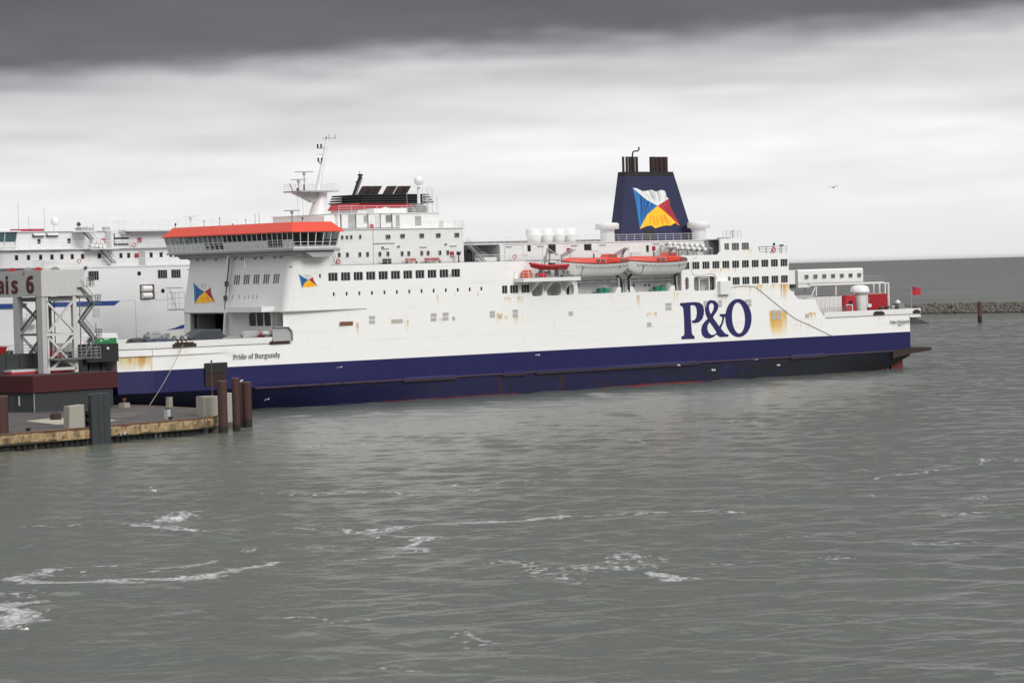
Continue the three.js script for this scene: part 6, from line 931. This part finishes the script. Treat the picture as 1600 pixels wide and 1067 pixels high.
// gantry: sign beam, corrugated machine house, braced tower and zigzag stair
{
  const g = thing('linkspan_gantry', 'grey berth gantry with the sign beam, white machine house and lattice tower', 'gantry', null, SHIP, TURN);
  const gr = mat(0.5, 0.5, 0.49, 0.6, { map: blotch }), lt = mat(0.62, 0.62, 0.61, 0.55, { map: blotch }), steel = mat(0.13, 0.135, 0.135, 0.6);
  part('sign_beam', bx(-11.6, -10.2, 18.0, 21.7, -40, 0.9), gr, g);
  part('machine_house', bx(-11.55, -4.45, 18.0, 21.72, -6.6, 0.95), lt, g); const rib = new THREE.BoxGeometry(0.1, 3.66, 0.06);
  for (let i = 0; i < 29; i++) { const r = part('cladding_rib', rib, lt, g); r.position.set(-11.4 + i * 0.243, 19.86, 0.97); }
  for (const [s, z, m] of [[-9.6, -3, redDark], [-7.4, -2, midGrey], [-10.8, -8, redDark], [-10.9, -3.6, midGrey]]) part('roof_sheave', new THREE.CylinderGeometry(0.8, 0.8, 0.35, 20).rotateX(Math.PI / 2).translate(s, 21.38, z), m, g);
  const signRed = mat(0.085, 0.02, 0.02, 0.6);
  for (const [ch, zc, w, h] of [['6', -2.01, 2.05, 2.55], ['s', -6.15, 1.75, 1.95], ['i', -8.22, 0.72, 2.65], ['a', -8.22 - 1.75, 1.75, 1.95], ['l', -8.22 - 3.5, 0.6, 2.65], ['a', -8.22 - 5.2, 1.75, 1.95], ['C', -8.22 - 7.6, 2.1, 2.55]]) {
    const tg = new TextGeometry(ch, { font: fontBold, size: 2.4, depth: 0.05, curveSegments: 6, bevelEnabled: true, bevelSize: 0.07, bevelThickness: 0.02, bevelSegments: 1 }); tg.computeBoundingBox(); const bb = tg.boundingBox;
    const t = part('sign_letter', tg.translate(-(bb.min.x + bb.max.x) / 2, -bb.min.y, 0).scale(w / (bb.max.x - bb.min.x), h / (bb.max.y - bb.min.y), 1).rotateY(-Math.PI / 2), signRed, g); t.position.set(-11.6, 18.45, zc);
  }
  const legs = [[-11.2, 0.1, 0.7, 1.4, gr], [-6.1, 0.5, 0.6, 0.6, lt], [-11.2, -6.2, 0.8, 1.2, gr], [-6.1, -6.2, 0.6, 0.6, mat(0.16, 0.12, 0.10, 0.7)]];
  for (const [s, z, a, b, m] of legs) part('leg', bx(s - a / 2, s + a / 2, 4.8, 18, z - b / 2, z + b / 2), m, g);
  part('leg', bx(-10.75, -10.45, 7, 18, 0.35, 0.75), lt, g);
  const brace = (a, b, w = 0.3, m = lt) => part('brace', beam(a, b, w), m, g);
  for (const z of [0.6, -6.2]) { brace([-10.7, 17.3, z], [-6.1, 12.9, z]); brace([-10.6, 12.8, z], [-6.3, 17.3, z]); brace([-10.9, 12.6, z], [-6.1, 12.6, z], 0.36); brace([-10.7, 12.4, z], [-6.2, 7.9, z]); brace([-10.6, 8.9, z], [-6.2, 12.3, z]); brace([-10.9, 7.75, z], [-6, 7.75, z], 0.4); }
  for (const s of [-11.1, -6.1]) { brace([s, 17.3, 0.4], [s, 12.9, -6.2], 0.24, steel); brace([s, 12.9, 0.4], [s, 8, -6.2], 0.24, steel); brace([s, 12.6, 0.4], [s, 12.6, -6.2], 0.26, steel); }
  brace([-11, 7.4, 0.6], [-9.2, 5.6, 0.9], 0.3); brace([-10.4, 7.6, 0.6], [-8.2, 9.2, 0.6], 0.3); brace([-8.4, 9.2, 0.6], [-6, 7.8, 0.6], 0.3);
  for (const [s, z] of [[-10.2, -2], [-9.4, -3], [-8.2, -2.4], [-7.6, -4], [-8.9, -5], [-7, -3.2]]) part('hoist_rope', rod([s, 7.6, z], [s, 18, z], 0.07), darkGrey, g);
  part('hoist_column', bx(-8.3, -7.5, 6, 18, -4.6, -3.8), steel, g); part('hoist_block', [bx(-9.6, -8.6, 10.6, 12.4, -3.4, -2.4)], darkGrey, g); part('crosshead', [bx(-11, -6, 17.3, 17.9, -6, 0.4)], steel, g);
  part('walkway', [bx(-10.6, -3.6, 9.0, 9.25, 0.7, 1.9), bx(-5.8, -2.6, 9.0, 9.2, -0.6, 1.9)], steel, g);
  part('railing', railing([[-10.6, 9.25, 1.85], [-2.7, 9.25, 1.85], [-2.7, 9.25, -0.5]], 1.35, 0.8, 0.04), galv, g);
  part('red_gate', [bx(-9.8, -6.8, 9.3, 10.3, -1.2, -1.1), bx(-9.8, -6.8, 10.5, 10.6, -1.2, -1.1)], redDark, g);
  // stair: four flights outside the right leg
  const lv = [9.2, 11.9, 14.3, 16.8, 19.2];
  for (let i = 0; i < 4; i++) { const a = i % 2 ? -3.1 : -5.3, b = i % 2 ? -5.3 : -3.1; part('stair_flight', [0.4, 1.3].flatMap((z) => [beam([a, lv[i], z], [b, lv[i + 1], z], 0.1, 0.28), rod([a, lv[i] + 1, z], [b, lv[i + 1] + 1, z], 0.04)]).concat([...Array(8)].map((_, k) => bx(mix(a, b, (k + 0.5) / 8) - 0.14, mix(a, b, (k + 0.5) / 8) + 0.14, mix(lv[i], lv[i + 1], (k + 0.5) / 8), mix(lv[i], lv[i + 1], (k + 0.5) / 8) + 0.05, 0.4, 1.3))), steel, g);
    part('stair_landing', [bx(b - (i % 2 ? 0.5 : 0.1), b + (i % 2 ? 0.1 : 1.0), lv[i + 1] - 0.08, lv[i + 1], 0.1, 1.5)], steel, g);
    if (i % 2 === 0) part('railing', [...railing([[b, lv[i + 1], 1.45], [b + 0.95, lv[i + 1], 1.45], [b + 0.95, lv[i + 1], 0.2]], 1.25, 0.5, 0.04), rod([b, lv[i + 1], 1.45], [b + 0.95, lv[i + 1] + 1.2, 1.45], 0.03)], steel, g); }
  part('railing', [...railing([[-4.4, 19.2, 1.45], [-3.2, 19.2, 1.45], [-3.2, 19.2, 0.2]], 1.3, 0.5, 0.045), rod([-4.4, 19.2, 1.45], [-3.2, 20.5, 1.45], 0.04)], steel, g);
  part('stair_stringer', [rod([-5.6, 9, 1.3], [-5.6, 18, 1.3], 0.08), rod([-3.0, 9, 1.3], [-3.0, 14, 1.3], 0.06), bx(-5.7, -3.4, 17.6, 18, 0.2, 1.3)], steel, g);
}
// linkspan ramp between shore and bow
{
  const r = thing('linkspan_ramp', 'dark green-black steel loading ramp reaching to the ferry bow', 'ramp', null, SHIP, TURN);
  const dk = mat(0.03, 0.037, 0.035, 0.7, { map: blotch });
  part('deck', bx(-60, 3.2, 8.6, 8.9, -24, -4), deckGreen, r); part('girder', bx(-60, -1.5, 6.0, 10.0, -4.2, -3.6), dk, r); part('girder', bx(-60, -1.5, 6.0, 10.0, -24.4, -23.8), dk, r);
  part('ramp_tip', bx(-2.2, 3.3, 8.3, 10.9, -6.4, -2.7), mat(0.018, 0.018, 0.02, 0.8), r, 'black rubber-faced ramp tip against the bow'); part('tip_lamp', new THREE.SphereGeometry(0.22, 10, 8).translate(1.4, 10.2, -2.6), whitePlain, r);
  part('added_shade_block', bx(-5.4, 2.4, -2, 8.3, -23, -4.6), dk, r); for (let i = 0; i < 4; i++) part('underframe', bx(-5.2 + i * 2.2, -4.9 + i * 2.2, 4.2, 8.5, -4.6, -4.2), dk, r);  // solid dark block added to stand in for the shade under the ramp
  for (let i = 0; i < 9; i++) part('girder_rib', bx(-4 - i * 2.2, -3.85 - i * 2.2, 6.1, 9.9, -3.6, -3.45), dk, r);
  part('railing', railing([[-30, 10, -3.9], [-12, 10, -3.9], [-2.4, 10, -3.9]], 1.2, 1.1, 0.035), galv, r);
  part('red_hopper', [new THREE.CylinderGeometry(1.3, 0.8, 1.0, 4).rotateY(0.785).translate(-15.6, 10.6, -4.4)], redPaint, r); part('white_barrier', bx(-18.6, -18.1, 10, 12, -4.4, -4.0), mat(0.62, 0.5, 0.5, 0.6), r);
}
// vehicles by the ramp
{
  const v = thing('delivery_van', 'white van with a green side panel on the loading ramp', 'van');
  const side = [[-3.1, 0.45], [3.1, 0.45], [3.15, 2.2], [3.0, 2.55], [-1.4, 2.6], [-1.75, 2.45], [-2.5, 1.45], [-3.05, 1.2]];
  part('body', new THREE.ExtrudeGeometry(shape2(side), { depth: 1.8, bevelEnabled: true, bevelSize: 0.1, bevelThickness: 0.1, bevelSegments: 3 }).translate(0, 0, -0.9), mat(0.78, 0.78, 0.78, 0.35), v);
  const gp = part('green_panel', slab([[-1.0, 1.2], [3.0, 1.15], [2.95, 1.98], [-1.0, 1.98]], 1.0, 1.02), mat(0.015, 0.2, 0.05, 0.5), v, 'green printed panel on the van side'); for (const [a, b, y] of [[0.8, 1.05, 1.75], [1.12, 1.3, 1.75], [1.36, 1.6, 1.75], [0.1, 0.5, 1.6]]) part('print_mark', bx(a, b, y, y + 0.13, 1.02, 1.03), whitePlain, gp);
  part('side_window', slab([[-2.3, 1.5], [-1.2, 1.5], [-1.2, 2.2], [-1.75, 2.2]], 1.0, 1.015), glass, v); part('windscreen', quad([-2.58, 1.5, -0.85], [-2.58, 1.5, 0.85], [-1.86, 2.45, 0.8], [-1.86, 2.45, -0.8]), glass, v); part('headlight', bx(-3.2, -3.1, 0.95, 1.15, 0.5, 0.85), glassPale, v); part('headlight', bx(-3.2, -3.1, 0.95, 1.15, -0.85, -0.5), glassPale, v); part('bumper', bx(-3.25, -3.0, 0.4, 0.7, -0.95, 0.95), darkGrey, v);
  for (const [x, z] of [[-2, 0.85], [-2, -0.85], [2, 0.85], [2, -0.85]]) wheel(v, x, z, 0.36);
  onFerry(v, -2 + 5.50, 9.6, -9);
  const b = thing('coach', 'red, white and blue striped bus under the gantry tower', 'bus');
  part('body', bx(-5, 5, 0.4, 3.1, -1.2, 1.2), mat(0.55, 0.55, 0.56, 0.4), b); part('red_stripe', bx(-5.02, 5.02, 2.4, 2.8, -1.22, 1.22), redPaint, b); part('blue_stripe', bx(-5.02, 5.02, 0.5, 0.95, -1.22, 1.22), mat(0.03, 0.09, 0.25, 0.5), b);
  for (let i = 0; i < 8; i++) part('window', bx(-4.7 + i * 1.2, -3.8 + i * 1.2, 1.45, 2.3, 1.2, 1.24), i % 3 ? glassPale : glass, b); for (const [x, z] of [[-3.2, 1], [3.2, 1], [-3.2, -1], [3.2, -1]]) wheel(b, x, z, 0.48);
  onFerry(b, -10.4, 4.7, -2.6);
}

// ---------------------------------------------------------------- breakwater, far pile, gulls
{
  const b = thing('breakwater', 'long low stone breakwater across the sea behind the ferry stern', 'breakwater');
  const stone = mat(0.115, 0.11, 0.104, 0.95, { map: blotch }), prof = [[-16, -2], [0, -2], [0, 3.55], [-4, 3.9], [-9, 3.9]];
  const run = [[-40, -1078], [150, -1040], [182, -1012], [262, -960], [420, -880]];
  for (let i = 0; i + 1 < run.length; i++) { const [ax, az] = run[i], [cx, cz] = run[i + 1], L = Math.hypot(cx - ax, cz - az); const w = part('wall', new THREE.ExtrudeGeometry(shape2([[0, -2], [5.5, -2], [1.2, 3.3], [0.4, 3.7], [-6, 3.7], [-9, -2]]), { depth: L, bevelEnabled: false }).rotateY(Math.PI / 2), stone, b); w.position.set(ax, 0, az); w.rotation.y = Math.atan2(-(cz - az), cx - ax); w.scale.z = -1; }
  const geo = new THREE.IcosahedronGeometry(1, 1), p = geo.attributes.position; for (let i = 0; i < p.count; i++) { const k = 0.75 + 0.5 * hash(Math.round(p.getX(i) * 50), Math.round(p.getY(i) * 50), Math.round(p.getZ(i) * 50)); p.setXYZ(i, p.getX(i) * k, p.getY(i) * k * 0.8, p.getZ(i) * k); } geo.computeVertexNormals();
  const n = 5200, im = new THREE.InstancedMesh(geo, mat(0.135, 0.127, 0.118, 0.95), n), m = new THREE.Matrix4(), q = new THREE.Quaternion(), e = new THREE.Euler(), c = new THREE.Color();
  for (let k = 0; k < n; k++) {
    let i = 0, t = rnd(); { const d = rnd(); i = d < 0.2 ? 0 : d < 0.45 ? 1 : d < 0.8 ? 2 : 3; }
    const [ax, az] = run[i], [cx, cz] = run[i + 1], L = Math.hypot(cx - ax, cz - az), nx = -(cz - az) / L, nz = (cx - ax) / L, h = rnd();
    const out = mix(5.6, 0.9, h) + rr(-0.3, 0.3), y = mix(-0.4, 3.5, h);
    e.set(rr(0, 6), rr(0, 6), rr(0, 6)); q.setFromEuler(e); const s = rr(0.3, 0.7);
    im.setMatrixAt(k, m.compose(V(mix(ax, cx, t) + nx * out, y, mix(az, cz, t) + nz * out), q, V(s, s, s)));
    const v = rr(0.72, 1.18) * (y < 0.25 ? 0.35 : 1); im.setColorAt(k, c.setRGB(v * rr(0.95, 1.08), v, v * rr(0.88, 1)));
  }
  im.name = 'armour_stones'; im.userData.kind = 'stuff'; im.castShadow = im.receiveShadow = true; b.add(im);
  const r = thing('rock_slope', 'dark sloping rock toe running into the water just right of the ferry stern', 'rocks');
  part('slope', slab([[-24, -2], [6.6, -2], [5.6, -0.3], [3.2, 0.9], [-2, 2.6], [-24, 3]], -5, 5), mat(0.085, 0.085, 0.082, 0.95, { map: blotch }), r);
  const rocks = []; for (let k = 0; k < 60; k++) { const x = rr(-9, 6), y = x > -2 ? mix(2.5, -0.2, (x + 2) / 8.2) : 2.6; rocks.push(geo.clone().scale(rr(0.4, 0.9), rr(0.3, 0.6), rr(0.4, 0.9)).rotateY(rr(0, 6)).translate(x, y - 0.2, rr(-4.5, 5.2))); }
  const rk = part('rocks', rocks, mat(0.1, 0.098, 0.092, 0.95), r); rk.userData.kind = 'stuff';
  { const [x, z] = [127.49,-887.16]; r.position.set(x - 4.5, 0, z); }
  const f = thing('mooring_pile', 'lone brown pile standing in the water in front of the breakwater', 'pile', 'brown steel piles along the quay');
  part('shaft', vcyl(0, -3, 6.2, 0, 0.62, 0.62, 18), mat(0.11, 0.035, 0.03, 0.8, { map: blotch }), f); part('weed', vcyl(0, -1, 1.9, 0, 0.64, 0.64, 18), mat(0.02, 0.018, 0.016, 0.9), f); part('cap', vcyl(0, 6.2, 6.4, 0, 0.5, 0.45, 14), darkGrey, f);
  { const [x, z] = [142.56,-875.51]; f.position.set(x, 0, z); }
}
{
  const featherWhite = mat(0.8, 0.8, 0.79, 0.7), featherGrey = mat(0.4, 0.41, 0.43, 0.7);
  function gull(label, at, heading, flap, roll = 0, m = featherWhite) {
    const o = thing('seagull', label, 'seagull', 'gulls about the harbour');
    const body = lathe([[0.001, -0.28], [0.05, -0.22], [0.085, -0.08], [0.08, 0.06], [0.055, 0.16], [0.06, 0.22], [0.035, 0.28], [0.001, 0.33]], 0, 0, 0, 10).rotateX(Math.PI / 2);
    const wing = (s) => { const g = grid(10, 4, (u, v) => { const x = 0.04 + u * 0.66, y = u < 0.42 ? u * flap : 0.42 * flap - (u - 0.42) * flap * 0.75, chord = 0.2 * Math.sqrt(1 - u * u * 0.97), z = 0.1 - 0.16 * u * u - (v < 0.5 ? v * 2 : (1 - v) * 2 + 0) * chord; return [s * x, y + (v > 0.5 ? -0.012 : 0.012) * (1 - u), z]; }); return g; };
    part('body', [body, wing(1), wing(-1), slab([[-0.05, 0], [0.05, 0], [0.09, 0.18], [-0.09, 0.18]], -0.005, 0.005).rotateX(-Math.PI / 2).translate(0, 0, -0.22)], m, o);
    part('beak', new THREE.ConeGeometry(0.016, 0.07, 6).rotateX(Math.PI / 2).translate(0, 0, 0.36), mat(0.6, 0.35, 0.05, 0.6), o);
    for (const s of [1, -1]) part('wing_tip', grid(2, 1, (u, v) => [s * (0.6 + u * 0.11), 0.42 * flap - (0.44 + u * 0.15) * flap * 0.75 + 0.006, 0.03 - v * 0.05 * (1 - u * 0.6) - u * 0.04]), mat(0.02, 0.02, 0.02, 0.7), o);
    o.position.set(...at); o.rotation.set(0, heading, roll); o.scale.setScalar(0.9); return o;
  }
  gull('dark gull flying high against the pale sky, right of the funnel', [33.93,27.62, -300], 0.3, 0.5, 0.1, featherGrey);
  gull('white gull gliding low over the water in front of the quay', [-29.03,3.09, -230], 1.1, 0.6, -0.5);
  gull('white gull skimming the water by the foam patch at the lower left', [-25.56,2.17, -148], 1.2, 0.35, -0.3);
  gull('white gull flying in front of the rusty quay edge', [-45.44,2.11, -335], 0.7, 0.7, 0.3);
  gull('white gull by the navy band below the lifeboats', [3.86,7.11, -430], 0.9, 0.4);
  gull('white gull by the navy band left of amidships', [-24.22,6.91, -405], 0.5, 0.4, 0.2);
  gull('white gull at the rubbing strake below the big letters, leftmost of four', [26,4.3, -450], 1.4, 0.5);
  gull('white gull near the waterline below the big letters, lowest of four', [31.38,3.36, -450], 2.2, 0.7);
  gull('white gull with wings spread right of the big letters, highest of four', [38.98,4.54, -460], 0.2, 0.3);
  gull('white gull below the rust streaks on the quarter, rightmost of four', [42.53,3.52, -460], 2.0, 0.5);
  gull('grey gull before the dark hull just right of the quay piles', [-31.8,4.09, -372], 0.9, 0.3, 0.2, featherGrey);
  const s = thing('seagull', 'white gull sitting on top of the brown piles', 'seagull', 'gulls about the harbour');
  part('body', lathe([[0.001, -0.26], [0.05, -0.2], [0.095, -0.02], [0.085, 0.1], [0.05, 0.17], [0.055, 0.23], [0.03, 0.29], [0.001, 0.31]], 0, 0, 0, 12).rotateX(1.15).translate(0, 0.16, 0), featherWhite, s); part('leg', [rod([0.03, 0, 0], [0.03, 0.1, 0], 0.008), rod([-0.03, 0, 0], [-0.03, 0.1, 0], 0.008)], mat(0.5, 0.3, 0.1, 0.6), s);
  { const [x, z] = [-36.4,-385.09]; s.position.set(x, 5.95, z); s.rotation.y = 1.6; }
}

renderer.render(scene, camera);
